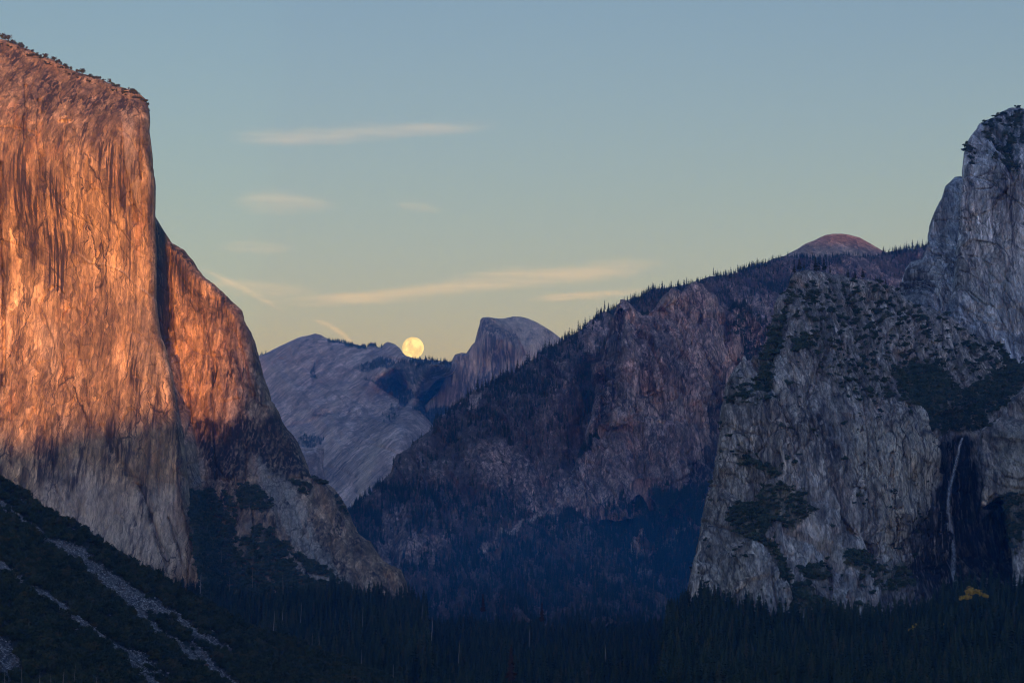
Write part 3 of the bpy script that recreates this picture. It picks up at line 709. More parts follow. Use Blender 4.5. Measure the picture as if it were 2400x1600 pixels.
# the wooded ridge in the middle distance
LM['ridge'] = mass("wooded_ridge",
    top=[(770, 1290), (800, 1215), (815, 1191), (838, 1168), (856, 1158), (884, 1133), (910, 1112), (920, 1086), (930, 1064), (953, 1048), (979, 1026), (1004, 1005), (1017, 981), (1034, 966), (1060, 955), (1082, 943), (1094, 928), (1110, 914), (1144, 903), (1170, 889), (1212, 864), (1246, 837), (1280, 819), (1315, 797), (1340, 780), (1365, 764), (1395, 740), (1432, 720), (1466, 704), (1506, 695), (1535, 679), (1573, 669), (1618, 660), (1662, 649), (1707, 641), (1730, 632), (1774, 617), (1814, 605), (1850, 603), (1960, 600), (2050, 598), (2091, 592), (2125, 589), (2164, 577), (2190, 567), (2300, 545)],
    right=[(2300, 545), (2300, 1000)], bottom=[(770, 1550), (1200, 1550), (1800, 1550), (2300, 1000)], left=[(770, 1290), (770, 1440)], nu=960, nv=460,
    ctrl=[(815, 1195, 5700), (930, 1070, 6100), (1017, 985, 6500), (1110, 918, 6800), (1246, 840, 7100), (1400, 740, 7500), (1573, 672, 7900), (1730, 635, 8300), (1850, 605, 8600), (2091, 595, 8700), (2300, 560, 8700), (870, 1250, 5200), (1000, 1100, 5700), (1100, 1000, 6200), (1250, 900, 6500), (1350, 850, 6700), (1500, 800, 7000), (1650, 760, 7300), (1800, 750, 7400), (2000, 700, 8000),
          (800, 1400, 4700), (1000, 1400, 4600), (1200, 1400, 4600), (1400, 1400, 4600), (1600, 1400, 4600), (1200, 1550, 3700), (1600, 1550, 3700), (900, 1550, 3700), (1000, 1250, 5200), (1200, 1150, 5550), (1300, 1250, 5200), (1500, 1300, 4950), (1800, 1300, 4950), (1350, 1000, 6100), (1800, 1000, 6400), (2300, 950, 7000)],
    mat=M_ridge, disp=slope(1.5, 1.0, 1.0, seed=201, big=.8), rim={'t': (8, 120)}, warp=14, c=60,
    feats=[('line', [(1385, 840), (1375, 950), (1340, 1080)], 16, 120), ('area', [(1085, 1020), (1200, 1010), (1300, 1080), (1330, 1180), (1250, 1190), (1130, 1140), (1080, 1100)], 12, -40), ('line', [(1560, 1120), (1350, 1200), (1170, 1280), (1140, 1300)], 8, 25), ('line', [(1500, 1200), (1530, 1250)], 22, -90), ('line', [(1600, 1150), (1640, 1210)], 26, -110), ('line', [(1420, 1225), (1440, 1260)], 20, -70), ('line', [(1570, 1230), (1510, 1300)], 12, 30)],
    masks=[('v', 'area', [(760, 1440), (790, 1215), (1000, 990), (1400, 730), (1850, 580), (2320, 520), (2320, 1500), (760, 1500)], 4, .92),
           ('v', 'area', [(1085, 1030), (1180, 1010), (1290, 1070), (1330, 1170), (1250, 1185), (1130, 1140), (1080, 1100)], 14, -.5), ('v', 'area', [(1355, 770), (1395, 745), (1430, 730), (1425, 780), (1390, 810), (1350, 800)], 8, -.65),
           ('v', 'area', [(1095, 930), (1130, 915), (1135, 940), (1105, 950)], 5, -.8), ('v', 'area', [(880, 1180), (960, 1150), (960, 1240), (900, 1300), (870, 1270)], 22, -.5), ('v', 'area', [(870, 1240), (1050, 1230), (1040, 1300), (900, 1330), (860, 1290)], 18, -.55),
           ('v', 'line', [(1135, 1268), (1200, 1225), (1280, 1165), (1320, 1110)], 8, -1), ('v', 'area', [(1270, 1170), (1320, 1140), (1330, 1190), (1290, 1215)], 9, -.7), ('v', 'line', [(1510, 1290), (1560, 1240), (1600, 1215)], 9, -.9), ('v', 'area', [(1320, 810), (1345, 850), (1330, 960), (1290, 960), (1280, 880)], 16, -.45),
           ('v', 'area', [(1900, 640), (2000, 600), (2120, 640), (2160, 600), (2190, 640), (2120, 720), (1960, 680)], 12, -.7), ('v', 'area', [(1000, 1070), (1060, 1060), (1050, 1130), (1000, 1120)], 12, -.45), ('v', 'area', [(1720, 680), (1830, 680), (1830, 830), (1740, 830)], 20, -.6), ('v', 'area', [(930, 1080), (990, 1030), (1000, 1060), (950, 1120)], 10, -.3),
           ('l', 'line', [(1510, 1290), (1560, 1240), (1600, 1215)], 8, .8), ('l', 'line', [(1165, 1250), (1200, 1225), (1280, 1165)], 6, .8), ('l', 'line', [(1020, 1100), (1040, 1060)], 4, .5), ('l', 'line', [(985, 1170), (960, 1195), (945, 1210)], 4, .6), ('l', 'area', [(1010, 1080), (1045, 1060), (1040, 1100), (1015, 1105)], 8, .4), ('s', 'area', [(1340, 830), (1400, 810), (1400, 960), (1370, 1010), (1330, 960)], 14, .7)],
    thick=1500, wings='r', wing_k=1.5, label="long dark wooded ridge descending from the right to the valley floor", cat="ridge")
LM['bald'] = mass("bald_dome",
    top=[(1790, 618), (1830, 604), (1869, 583), (1888, 571), (1911, 562), (1934, 551), (1953, 548), (1984, 548), (2014, 556), (2037, 569), (2064, 585), (2110, 606), (2140, 620)],
    right=[(2140, 620), (2150, 700)], bottom=[(1780, 700), (2150, 700)], left=[(1790, 618), (1780, 700)], nu=220, nv=80,
    ctrl=[(1790, 620, 9400), (1960, 552, 9500), (2140, 620, 9400), (1950, 600, 9000), (1900, 620, 8900), (2050, 620, 8950), (1800, 690, 8800), (2140, 690, 8800)],
    mat=M_bald, disp=cliff(1.6, .3, .5, .9, seed=230), rim={'t': (14, 200)}, warp=5, thick=700,
    masks=[('l', 'area', [(1850, 600), (1900, 600), (1960, 580), (2030, 590), (2050, 620), (1950, 650), (1880, 640)], 14, .5), ('s', 'area', [(1990, 556), (2020, 560), (2060, 590), (2040, 600), (1990, 580)], 9, .45)],
    label="bald rounded granite dome rising above the wooded skyline", cat="mountain")
LM['spires'] = mass("cliff_spires",
    top=[(1428, 790), (1436, 745), (1447, 712), (1455, 708), (1462, 707), (1479, 718), (1488, 734), (1504, 743), (1522, 741), (1535, 736), (1544, 716), (1558, 694), (1575, 677), (1587, 678), (1596, 687), (1613, 669), (1629, 662), (1645, 666), (1656, 683), (1678, 690), (1689, 714), (1702, 735), (1725, 720), (1748, 712), (1775, 735), (1800, 760), (1850, 800)],
    right=[(1850, 800), (1850, 1180)], bottom=[(1290, 1290), (1400, 1290), (1520, 1290), (1600, 1310), (1700, 1330), (1850, 1330)],
    left=[(1428, 790), (1412, 840), (1398, 880), (1384, 985), (1366, 1050), (1345, 1090), (1325, 1130), (1300, 1190), (1290, 1250)], nu=420, nv=520,
    ctrl=[(1430, 800, 6300), (1460, 715, 6350), (1440, 800, 6200), (1460, 800, 6050), (1520, 750, 6450), (1575, 690, 6400), (1640, 670, 6500), (1690, 730, 6500), (1850, 800, 6900), (1550, 800, 6150), (1600, 850, 6000), (1750, 800, 6600), (1400, 950, 6000), (1450, 950, 5800), (1550, 950, 5850), (1650, 930, 5950), (1700, 950, 6300),
          (1370, 1100, 5700), (1450, 1080, 5550), (1550, 1050, 5600), (1600, 1150, 5400), (1640, 1030, 5900), (1680, 1100, 5900), (1310, 1230, 5330), (1450, 1190, 5310), (1600, 1190, 5300), (1300, 1290, 5340), (1450, 1290, 5300), (1600, 1300, 5250), (1850, 1300, 5600)],
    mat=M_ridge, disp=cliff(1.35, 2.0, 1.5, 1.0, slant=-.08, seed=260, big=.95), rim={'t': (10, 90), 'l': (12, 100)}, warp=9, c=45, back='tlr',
    feats=[('line', [(1455, 730), (1450, 850), (1440, 950), (1425, 1010)], 5, 50), ('line', [(1425, 780), (1420, 900), (1400, 1000)], 4, 30), ('line', [(1504, 745), (1515, 850), (1540, 960)], 7, 40), ('line', [(1535, 740), (1560, 780), (1610, 850), (1680, 940)], 8, 50), ('line', [(1700, 740), (1705, 830), (1720, 880)], 8, 60),
           ('line', [(1658, 760), (1640, 800), (1660, 870), (1680, 900)], 7, 35), ('area', [(1632, 745), (1662, 750), (1650, 760)], 4, 35), ('line', [(1330, 1080), (1400, 1015), (1470, 1000), (1600, 990), (1640, 1010)], 5, 22), ('area', [(1460, 720), (1485, 730), (1500, 850), (1500, 1000), (1430, 1010), (1445, 900)], 6, -40),
           ('area', [(1500, 1010), (1600, 1000), (1630, 1020), (1600, 1130), (1500, 1120)], 12, -45), ('area', [(1470, 1190), (1500, 1150), (1540, 1190), (1530, 1290), (1480, 1290)], 12, 90), ('area', [(1580, 1200), (1610, 1150), (1640, 1190), (1640, 1290), (1590, 1290)], 12, 80), ('line', [(1650, 950), (1640, 1050), (1600, 1150)], 8, 50)],
    masks=[('s', 'area', [(1425, 760), (1455, 720), (1452, 850), (1435, 960), (1400, 1000), (1385, 980), (1400, 870)], 5, .6), ('s', 'area', [(1650, 960), (1700, 930), (1690, 1000), (1670, 1120), (1620, 1200), (1600, 1160), (1640, 1050)], 9, .8),
           ('l', 'line', [(1600, 840), (1640, 885), (1670, 920), (1678, 930)], 4, .9), ('l', 'line', [(1490, 1000), (1540, 990), (1600, 990), (1635, 1000)], 4, .6), ('l', 'area', [(1560, 700), (1590, 690), (1590, 720), (1570, 730)], 5, .6), ('l', 'area', [(1640, 730), (1660, 700), (1665, 750), (1640, 755)], 6, .4),
           ('l', 'area', [(1455, 900), (1600, 920), (1620, 980), (1450, 990)], 20, .35), ('s', 'area', [(1510, 840), (1620, 860), (1640, 920), (1560, 900)], 14, .4), ('v', 'area', [(1700, 720), (1760, 700), (1860, 800), (1860, 900), (1720, 860)], 12, .5), ('v', 'area', [(1330, 1075), (1400, 1010), (1405, 1020), (1340, 1090)], 4, .7),
           ('v', 'area', [(1480, 1165), (1560, 1150), (1620, 1150), (1650, 1260), (1850, 1350), (1500, 1350)], 10, .9), ('v', 'line', [(1545, 740), (1500, 745)], 6, .5)],
    thick=600, label="jagged purple grey cliff with spires below the wooded crest", cat="cliff")

# the near buttress on the right with its bench
RIMY = 1000
LM['rocks'] = mass("rock_buttress",
    top=[(1852, 655), (1864, 637), (1892, 631), (1932, 634), (1971, 643), (1999, 652), (2033, 655), (2075, 661), (2094, 670), (2112, 688), (2140, 707), (2183, 725), (2228, 743), (2256, 762), (2287, 786), (2305, 793), (2340, 797), (2400, 775), (2520, 740)],
    right=[(2520, 740), (2520, 1480)], bottom=[(1614, 1500), (2000, 1530), (2520, 1480)],
    left=[(1852, 655), (1848, 665), (1839, 689), (1820, 720), (1812, 754), (1799, 801), (1785, 825), (1768, 850), (1730, 860), (1716, 879), (1702, 910), (1698, 935), (1692, 996), (1689, 1043), (1676, 1104), (1657, 1155), (1646, 1203), (1638, 1267), (1625, 1324), (1614, 1385), (1612, 1500)],
    nu=640, nv=640,
    ctrl=[(1860, 645, 3380), (1950, 640, 3450), (2090, 668, 3520), (2250, 760, 3550), (2340, 800, 3600), (2500, 760, 3700), (1840, 700, 3260), (1810, 760, 3200), (1950, 720, 3320), (2100, 760, 3380), (1760, 860, 3120), (1850, 850, 3060), (1950, 850, 3130), (2100, 880, 3220), (2250, 880, 3340), (2400, 900, 3420),
          (1705, 920, 3100), (1780, 950, 2960), (1900, 960, 2980), (2000, 960, 3010), (2100, 975, 3050), (2200, 990, 3120), (2270, 1000, 3230), (2350, 950, 3350), (1695, 1040, 3010), (1780, 1050, 2900), (1900, 1040, 2900), (2000, 1040, 2930), (2120, 1060, 2960), (2170, 1070, 3000),
          (2195, 1100, 3080), (2250, 1060, 3200), (2250, 1150, 3200), (2300, 1120, 3210), (2350, 1200, 3180), (1660, 1180, 2960), (1750, 1180, 2860), (1900, 1180, 2830), (2050, 1180, 2860), (2130, 1200, 2900), (2170, 1250, 3010), (2250, 1300, 3120), (2350, 1320, 3080), (1625, 1380, 2880), (1750, 1350, 2760), (1900, 1350, 2720), (2050, 1380, 2740), (2150, 1380, 2860), (2250, 1400, 2960), (2400, 1400, 2900),
          (1620, 1490, 2850), (1800, 1500, 2620), (2000, 1520, 2600), (2500, 1480, 2700)],
    mat=M_pale, disp=cliff(.9, .9, 1.5, 1.4, slant=-.1, seed=300, big=.5), rim={'l': (14, 60), 't': (8, 60)}, warp=11, c=35,
    feats=[('line', [(1850, 670), (1835, 760), (1800, 880), (1790, 960)], 9, 35), ('line', [(1870, 950), (1900, 1000), (1960, 1050)], 6, 18), ('line', [(1880, 1090), (1940, 1190), (2040, 1290)], 6, 14), ('line', [(2085, 1010), (2092, 1100), (2105, 1250), (2100, 1310)], 4, 12), ('line', [(2020, 1000), (2024, 1150)], 4, 9), ('line', [(2000, 1146), (2024, 1149)], 3, 12),
           ('area', [(1650, 1330), (1700, 1290), (1770, 1270), (1830, 1370), (1850, 1440), (1650, 1460)], 7, -30), ('area', [(1980, 1300), (2080, 1330), (2120, 1400), (2060, 1460), (1960, 1440)], 10, -18), ('line', [(2240, 1020), (2235, 1130), (2228, 1250), (2238, 1370)], 14, 18)],
    masks=[('s', 'area', [(2212, 1028), (2298, 1022), (2294, 1120), (2300, 1200), (2330, 1180), (2360, 1220), (2370, 1380), (2240, 1385), (2180, 1400), (2140, 1330), (2160, 1230), (2180, 1120)], 8, 1.0), ('s', 'area', [(2100, 1320), (2180, 1290), (2220, 1400), (2180, 1440), (2060, 1460), (2050, 1400)], 22, .7),  # recess: wet streaked rock, with its shade painted in as well
           ('s', 'area', [(1795, 820), (1840, 720), (1850, 780), (1800, 940), (1770, 980)], 14, .7), ('s', 'area', [(1860, 960), (1930, 960), (1960, 1080), (1900, 1100), (1870, 1040)], 20, .45), ('s', 'line', [(2050, 1010), (2055, 1200), (2065, 1350)], 7, .4),
           ('l', 'area', [(1985, 1000), (2080, 985), (2200, 1020), (2190, 1100), (2150, 1220), (2080, 1320), (2060, 1150), (2000, 1100)], 18, 1.0), ('l', 'area', [(1800, 1100), (1870, 1180), (1990, 1300), (1950, 1300), (1860, 1220)], 14, .35), ('l', 'area', [(1655, 1350), (1760, 1290), (1830, 1370), (1700, 1440)], 20, .35),
           ('l', 'line', [(2268, 1018), (2300, 1010)], 5, .8), ('l', 'line', [(2175, 1335), (2195, 1355), (2190, 1370)], 4, .8),
           ('v', 'area', [(1850, 650), (2090, 660), (2290, 785), (2410, 770), (2410, 900), (2380, 930), (2350, 960), (2300, 1000), (2210, 1020), (2130, 985), (2090, 960), (2000, 960), (1930, 900), (1860, 800), (1830, 700)], 12, .42),
           ('v', 'area', [(2090, 870), (2140, 850), (2250, 900), (2330, 880), (2410, 850), (2400, 910), (2340, 960), (2300, 1003), (2215, 1020), (2150, 980), (2120, 950), (2100, 900)], 10, 1.0), ('v', 'area', [(2320, 800), (2410, 770), (2410, 900), (2340, 860)], 8, 1.0),
           ('v', 'area', [(1780, 860), (1840, 700), (1860, 720), (1820, 860), (1800, 960), (1770, 980)], 9, .85), ('v', 'area', [(1850, 795), (1900, 800), (1895, 835), (1860, 835)], 6, .8), ('v', 'area', [(1700, 925), (1760, 900), (1780, 960), (1720, 970)], 10, .55),
           ('v', 'area', [(1705, 1210), (1760, 1170), (1800, 1150), (1880, 1160), (1905, 1210), (1860, 1240), (1820, 1230), (1790, 1290), (1730, 1260)], 9, 1.0), ('v', 'line', [(1740, 1080), (1790, 1100), (1830, 1120)], 12, .9), ('v', 'line', [(1770, 1260), (1810, 1300), (1850, 1360)], 12, 1.0), ('v', 'area', [(1870, 1330), (1930, 1310), (1945, 1340), (1900, 1355)], 7, 1.0),
           ('v', 'area', [(1970, 1290), (2040, 1300), (2080, 1330), (2060, 1345), (1990, 1325)], 7, 1.0), ('v', 'area', [(1830, 1380), (1900, 1370), (1930, 1400), (1970, 1440), (1870, 1440)], 10, 1.0), ('v', 'area', [(2010, 1340), (2030, 1335), (2025, 1355)], 4, .9), ('v', 'area', [(2050, 1350), (2100, 1320), (2150, 1360), (2120, 1400), (2050, 1380)], 12, .6), ('v', 'area', [(2015, 1415), (2040, 1405), (2035, 1430)], 4, .9)],
    thick=800, wings='r', label="broad grey rock buttress dotted with shrubs on the right of the valley", cat="cliff")
LM['fallwall'] = mass("fall_side_wall",
    top=[(2296, 1026), (2302, 1004), (2314, 996), (2344, 973), (2358, 961), (2362, 934), (2383, 923), (2400, 909), (2440, 895), (2500, 880)],
    right=[(2500, 880), (2500, 1420)], bottom=[(2372, 1420), (2500, 1420)], left=[(2296, 1026), (2291, 1072), (2297, 1114), (2302, 1145), (2296, 1164), (2300, 1195), (2320, 1172), (2345, 1166), (2356, 1200), (2362, 1290), (2372, 1420)],
    nu=170, nv=330, ctrl=[(2300, 1010, 3080), (2400, 915, 3060), (2500, 900, 3000), (2300, 1150, 3000), (2400, 1100, 2930), (2500, 1100, 2850), (2360, 1200, 2960), (2380, 1400, 2800), (2500, 1400, 2700)],
    mat=M_pale, disp=cliff(.8, .9, 1.5, 1.3, seed=340, big=.3), rim={'l': (8, 40), 't': (8, 40)}, warp=5, thick=300,
    masks=[('l', 'area', [(2296, 1026), (2400, 1000), (2410, 1160), (2300, 1170)], 14, .55), ('v', 'area', [(2340, 1160), (2410, 1140), (2410, 1200), (2365, 1300), (2350, 1240)], 10, .8), ('v', 'line', [(2365, 935), (2320, 995)], 5, .5), ('s', 'area', [(2340, 1010), (2360, 1010), (2360, 1060), (2345, 1050)], 5, .5)],
    wings='r', label="pale rock wall on the right side of the waterfall recess", cat="cliff")
LM['tower'] = mass("granite_tower",
    top=[(2253, 403), (2257, 361), (2267, 326), (2282, 303), (2294, 288), (2332, 273), (2343, 266), (2366, 254), (2389, 252), (2401, 254), (2440, 248), (2520, 262)],
    right=[(2520, 262), (2520, 860)], bottom=[(2195, 860), (2520, 860)], left=[(2253, 403), (2248, 480), (2243, 560), (2240, 640), (2228, 720), (2210, 790), (2195, 860)],
    nu=260, nv=480, ctrl=[(2255, 400, 3800), (2300, 290, 3900), (2400, 256, 3950), (2500, 270, 3950), (2320, 340, 3760), (2400, 330, 3760), (2500, 400, 3720), (2260, 500, 3760), (2350, 500, 3680), (2250, 640, 3740), (2350, 650, 3640), (2500, 650, 3600), (2200, 850, 3640), (2350, 800, 3560), (2500, 850, 3500)],
    mat=M_tower, disp=cliff(1.0, 1.2, 1.6, 1.4, seed=370, big=.35), rim={'l': (14, 80), 't': (8, 40)}, warp=8, thick=700,
    masks=[('v', 'area', [(2290, 290), (2340, 270), (2400, 255), (2410, 260), (2400, 420), (2370, 400), (2350, 340), (2300, 310)], 10, .55), ('v', 'line', [(2260, 330), (2270, 380)], 6, .6), ('v', 'line', [(2300, 345), (2350, 370), (2390, 400)], 8, .6),
           ('l', 'area', [(2240, 560), (2330, 560), (2400, 540), (2410, 760), (2300, 760), (2230, 700)], 26, .6), ('s', 'area', [(2330, 380), (2360, 380), (2370, 520), (2330, 480)], 14, .5)],
    wings='r', label="tall blue grey granite tower at the right edge of the picture", cat="cliff")
LM['shoulder'] = mass("tower_shoulder",
    top=[(2112, 690), (2112, 655), (2122, 629), (2133, 613), (2160, 606), (2169, 587), (2173, 567), (2179, 529), (2192, 495), (2206, 468), (2217, 437), (2238, 416), (2250, 412), (2300, 440)],
    right=[(2300, 440), (2300, 860)], bottom=[(2105, 760), (2300, 860)], left=[(2112, 690), (2105, 760)], nu=200, nv=380,
    ctrl=[(2115, 660, 4150), (2135, 615, 4150), (2173, 570, 4140), (2215, 440, 4160), (2254, 415, 4150), (2230, 600, 4000), (2290, 600, 3950), (2150, 700, 3960), (2250, 800, 3850), (2110, 750, 3950)],
    mat=M_tower, disp=cliff(1.0, 1.1, 1.3, 1.2, seed=390, big=.3), rim={'t': (12, 90)}, warp=6, thick=500, back='tr',
    masks=[('s', 'area', [(2112, 690), (2122, 629), (2160, 610), (2180, 640), (2150, 720)], 9, .6), ('s', 'area', [(2170, 580), (2240, 560), (2240, 640), (2180, 640)], 20, .35)],
    label="shadowed rock shoulder leaning against the left side of the granite tower", cat="cliff")

# near slope with scree at bottom left, and the wooded foot of the great wall
LM['slope'] = mass("scree_slope",
    top=[(-120, 1040), (-40, 1090), (0, 1122), (19, 1137), (57, 1152), (76, 1177), (112, 1195), (140, 1210), (178, 1232), (207, 1256), (242, 1272), (271, 1296), (303, 1314), (335, 1330), (376, 1350), (408, 1374), (440, 1394), (478, 1413), (526, 1438), (574, 1464), (636, 1487), (704, 1514), (772, 1541), (840, 1572), (908, 1596), (942, 1612), (1100, 1680)],
    right=[(1100, 1680), (1150, 1760)], bottom=[(-140, 1780), (500, 1780), (1150, 1760)], left=[(-120, 1040), (-140, 1780)], nu=620, nv=470,
    ctrl=[(-100, 1060, 2450), (0, 1130, 2400), (300, 1320, 2300), (600, 1480, 2250), (940, 1610, 2150), (-100, 1300, 2000), (100, 1350, 1980), (300, 1450, 1980), (600, 1600, 1950), (0, 1500, 1720), (200, 1600, 1650), (500, 1700, 1700), (0, 1700, 1500), (900, 1750, 1750), (-120, 1760, 1400)],
    mat=M_scree, disp=slope(.45, 1.0, 1.7, seed=420, drop=(.5, .8)), rim={'t': (8, 60)}, warp=8, thick=400, ragged=9.0,
    masks=[('v', 'area', [(-200, 1000), (0, 1080), (600, 1440), (1150, 1640), (1150, 1800), (-200, 1800)], 4, 1.0),
           ('v', 'line', [(-30, 1160), (40, 1195), (90, 1235), (150, 1270)], 14, -1), ('v', 'line', [(150, 1268), (215, 1315), (270, 1375), (330, 1420), (380, 1465), (440, 1515), (500, 1560), (560, 1610)], 14, -1), ('v', 'line', [(170, 1270), (240, 1320), (300, 1365), (350, 1400), (420, 1440), (470, 1478), (540, 1520)], 13, -1), ('v', 'line', [(220, 1330), (280, 1370), (310, 1400)], 16, -1),
           ('v', 'line', [(-30, 1295), (20, 1325), (60, 1352), (110, 1385), (150, 1415), (200, 1450), (260, 1495), (310, 1540), (350, 1580), (420, 1640)], 14, -1), ('v', 'line', [(270, 1500), (330, 1520), (380, 1560), (450, 1620)], 13, -1), ('v', 'area', [(-30, 1450), (30, 1480), (60, 1540), (30, 1580), (-30, 1580)], 10, -.8), ('v', 'line', [(460, 1500), (520, 1560), (560, 1600)], 10, -.8),
           ('l', 'line', [(-30, 1160), (40, 1190), (90, 1225), (150, 1262)], 8, .35), ('l', 'line', [(215, 1420), (260, 1490), (310, 1535)], 9, .4), ('l', 'line', [(330, 1425), (380, 1465), (440, 1515), (500, 1560)], 7, .75), ('l', 'line', [(380, 1420), (430, 1448), (470, 1478)], 6, .5), ('l', 'line', [(0, 1312), (60, 1352), (110, 1385), (200, 1450)], 6, .6)],
    wings='l', wing_k=.6, label="dark slope of scree and brush running down from the left in the foreground", cat="slope")
LM['foot'] = mass("wooded_foot",
    top=[(150, 1290), (230, 1300), (300, 1318), (350, 1345), (400, 1370), (450, 1384), (500, 1396), (560, 1400), (640, 1408), (760, 1412), (900, 1420), (1000, 1430)],
    right=[(1000, 1430), (1010, 1600)], bottom=[(130, 1600), (1010, 1600)], left=[(150, 1290), (130, 1600)], nu=300, nv=110,
    ctrl=[(150, 1270, 3450), (400, 1370, 3480), (700, 1415, 3500), (1000, 1440, 3600), (150, 1590, 2500), (600, 1590, 2400), (1000, 1590, 2400)],
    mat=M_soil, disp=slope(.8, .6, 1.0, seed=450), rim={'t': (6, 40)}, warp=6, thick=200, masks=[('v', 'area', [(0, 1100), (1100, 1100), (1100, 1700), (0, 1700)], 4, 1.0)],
    label="wooded foot of the great cliff behind the scree slope", cat="slope")
LM['mound'] = mass("wooded_mound",
    top=[(1560, 1450), (1620, 1425), (1670, 1450), (1720, 1475), (1790, 1462), (1850, 1462), (1910, 1472), (1990, 1490), (2050, 1488), (2100, 1480), (2160, 1458), (2200, 1440), (2260, 1420), (2320, 1412), (2400, 1400), (2520, 1380)],
    right=[(2520, 1380), (2520, 1760)], bottom=[(1540, 1760), (2520, 1760)], left=[(1560, 1450), (1540, 1760)], nu=300, nv=120,
    ctrl=[(1560, 1460, 2750), (1900, 1480, 2650), (2100, 1480, 2680), (2200, 1440, 2780), (2500, 1390, 2750), (1560, 1700, 1800), (2000, 1700, 1750), (2500, 1700, 1700)],
    mat=M_soil, disp=slope(.8, .6, 1.0, seed=480), rim={'t': (6, 40)}, warp=6, thick=200,
    masks=[('v', 'area', [(1400, 1300), (2600, 1300), (2600, 1800), (1400, 1800)], 4, 1.0), ('v', 'line', [(2065, 1488), (2110, 1484)], 6, -1), ('l', 'line', [(2065, 1488), (2110, 1484)], 6, 1)],
    wings='r', wing_k=.6, label="dark wooded rise at the lower right below the waterfall", cat="slope")

# valley floor, overlook and the unseen shade-casting range behind the camera
def ground_sheet():
    xs = np.linspace(-9000, 9000, 220); ys = np.r_[np.linspace(-9000, -600, 60), np.linspace(-500, 1200, 90), np.linspace(1250, 20000, 200)]
    X, Yy = np.meshgrid(xs, ys)
    z = 8 * fbm(X / 400, Yy / 400, 4, 600)
    over = np.where(Yy < 0, 157.0, np.maximum(157.0 - 0.24 * Yy, -3))
    z = np.where(over > 0, over + z * smooth(60, 500, np.abs(Yy)), z * smooth(650, 1500, Yy) - 3)
    V = np.stack([X, Yy, z], -1); idx = np.arange(X.size).reshape(X.shape)
    Fq = np.stack([idx[:-1, :-1], idx[:-1, 1:], idx[1:, 1:], idx[1:, :-1]], -1).reshape(-1, 4)
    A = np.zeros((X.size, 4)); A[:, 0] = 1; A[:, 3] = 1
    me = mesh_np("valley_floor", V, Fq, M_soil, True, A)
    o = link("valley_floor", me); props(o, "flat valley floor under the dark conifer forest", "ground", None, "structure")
ground_sheet()
RIDGE_Y = -4500.0
def shade_range():
    """unseen range behind the viewer: low to the north-west, a high massif to the south-west; crest shaped to shade the right side and far peaks"""
    te = math.tan(R(SUN_EL)) * math.hypot(1, SUN_DX)
    YA = 3780.0
    xs = np.linspace(-7000, 7000, 1400)
    xa = xs + SUN_DX * (YA - RIDGE_Y)            # where the ray over this point meets the plane of the great wall
    low = 358 + 28 * smooth(-800, -560, xa) + te * (YA - RIDGE_Y) + 10 * gn(xs / 90, xs * 0, 5) + 5 * gn(xs / 35, xs * 0, 6)
    low = low - 22 * np.exp(-((xa + 790) / 55) ** 2) - 10 * np.exp(-((xa + 640) / 30) ** 2)
    high = 2250 + 60 * gn(xs / 500, xs * 0, 8)  # massif height chosen to keep far peaks out of the sun
    t = smooth(-385, -300, xa)
    high = high - 450 * smooth(2700, 2860, xs) * (1 - smooth(3500, 3700, xs))  # crest lowered here so some sun reaches the bald dome
    top = low * (1 - t) + high * t
    prof = [(0, 1.0), (60, .93), (300, .72), (900, .42), (1700, .15), (2600, 0.0)]
    rows = []
    for d, k in reversed(prof):
        rows.append(np.stack([xs, np.full_like(xs, RIDGE_Y + d * .9), 120 + (top - 120) * k + (0 if d == 0 else 1) * 30 * gn(xs / 150, xs * 0 + d, 9)], -1))
    for d, k in prof[1:]:
        rows.append(np.stack([xs, np.full_like(xs, RIDGE_Y - d), 120 + (top - 120) * k + 30 * gn(xs / 150, xs * 0 - d, 9)], -1))
    P = np.stack(rows); idx = np.arange(P[..., 0].size).reshape(P.shape[:2])
    Fq = np.stack([idx[:-1, :-1], idx[1:, :-1], idx[1:, 1:], idx[:-1, 1:]], -1).reshape(-1, 4)
    A = np.zeros((P[..., 0].size, 4)); A[:, 0] = .8; A[:, 3] = 1
    o = link("western_shade_range", mesh_np("western_shade_range", P, Fq, M_ridge, False, A))
    props(o, "unseen range behind the viewer, crest shaped to shade the right side and far peaks", "mountain", None, "structure")
shade_range()

# ------------------------------------------------------------------ trees and shrubs
L_con = leaf_mat("conifer_needles", [(0.0, (.010, .022, .014)), (0.4, (.024, .042, .026)), (0.8, (.046, .064, .034)), (1.0, (.075, .060, .034))])
L_oak = leaf_mat("oak_leaves", [(0.0, (.012, .020, .010)), (0.5, (.026, .038, .016)), (0.85, (.045, .050, .022)), (1.0, (.085, .058, .022))])
L_shr = leaf_mat("shrub_leaves", [(0.0, (.020, .038, .026)), (0.6, (.042, .066, .042)), (1.0, (.085, .088, .055))])
L_gold = leaf_mat("autumn_leaves", [(0.0, (.42, .26, .03)), (0.5, (.55, .36, .05)), (1.0, (.36, .20, .04))])
L_rust = leaf_mat("rusty_needles", [(0.0, (.045, .024, .016)), (1.0, (.07, .035, .02))])
L_pine = leaf_mat("pine_needles", [(0.0, (.030, .036, .022)), (1.0, (.055, .050, .032))])
L_bark = leaf_mat("tree_bark", [(0.0, (.06, .045, .035)), (1.0, (.10, .08, .065))])
L_dead = leaf_mat("bleached_wood", [(0.0, (.12, .11, .10)), (1.0, (.34, .31, .29))])

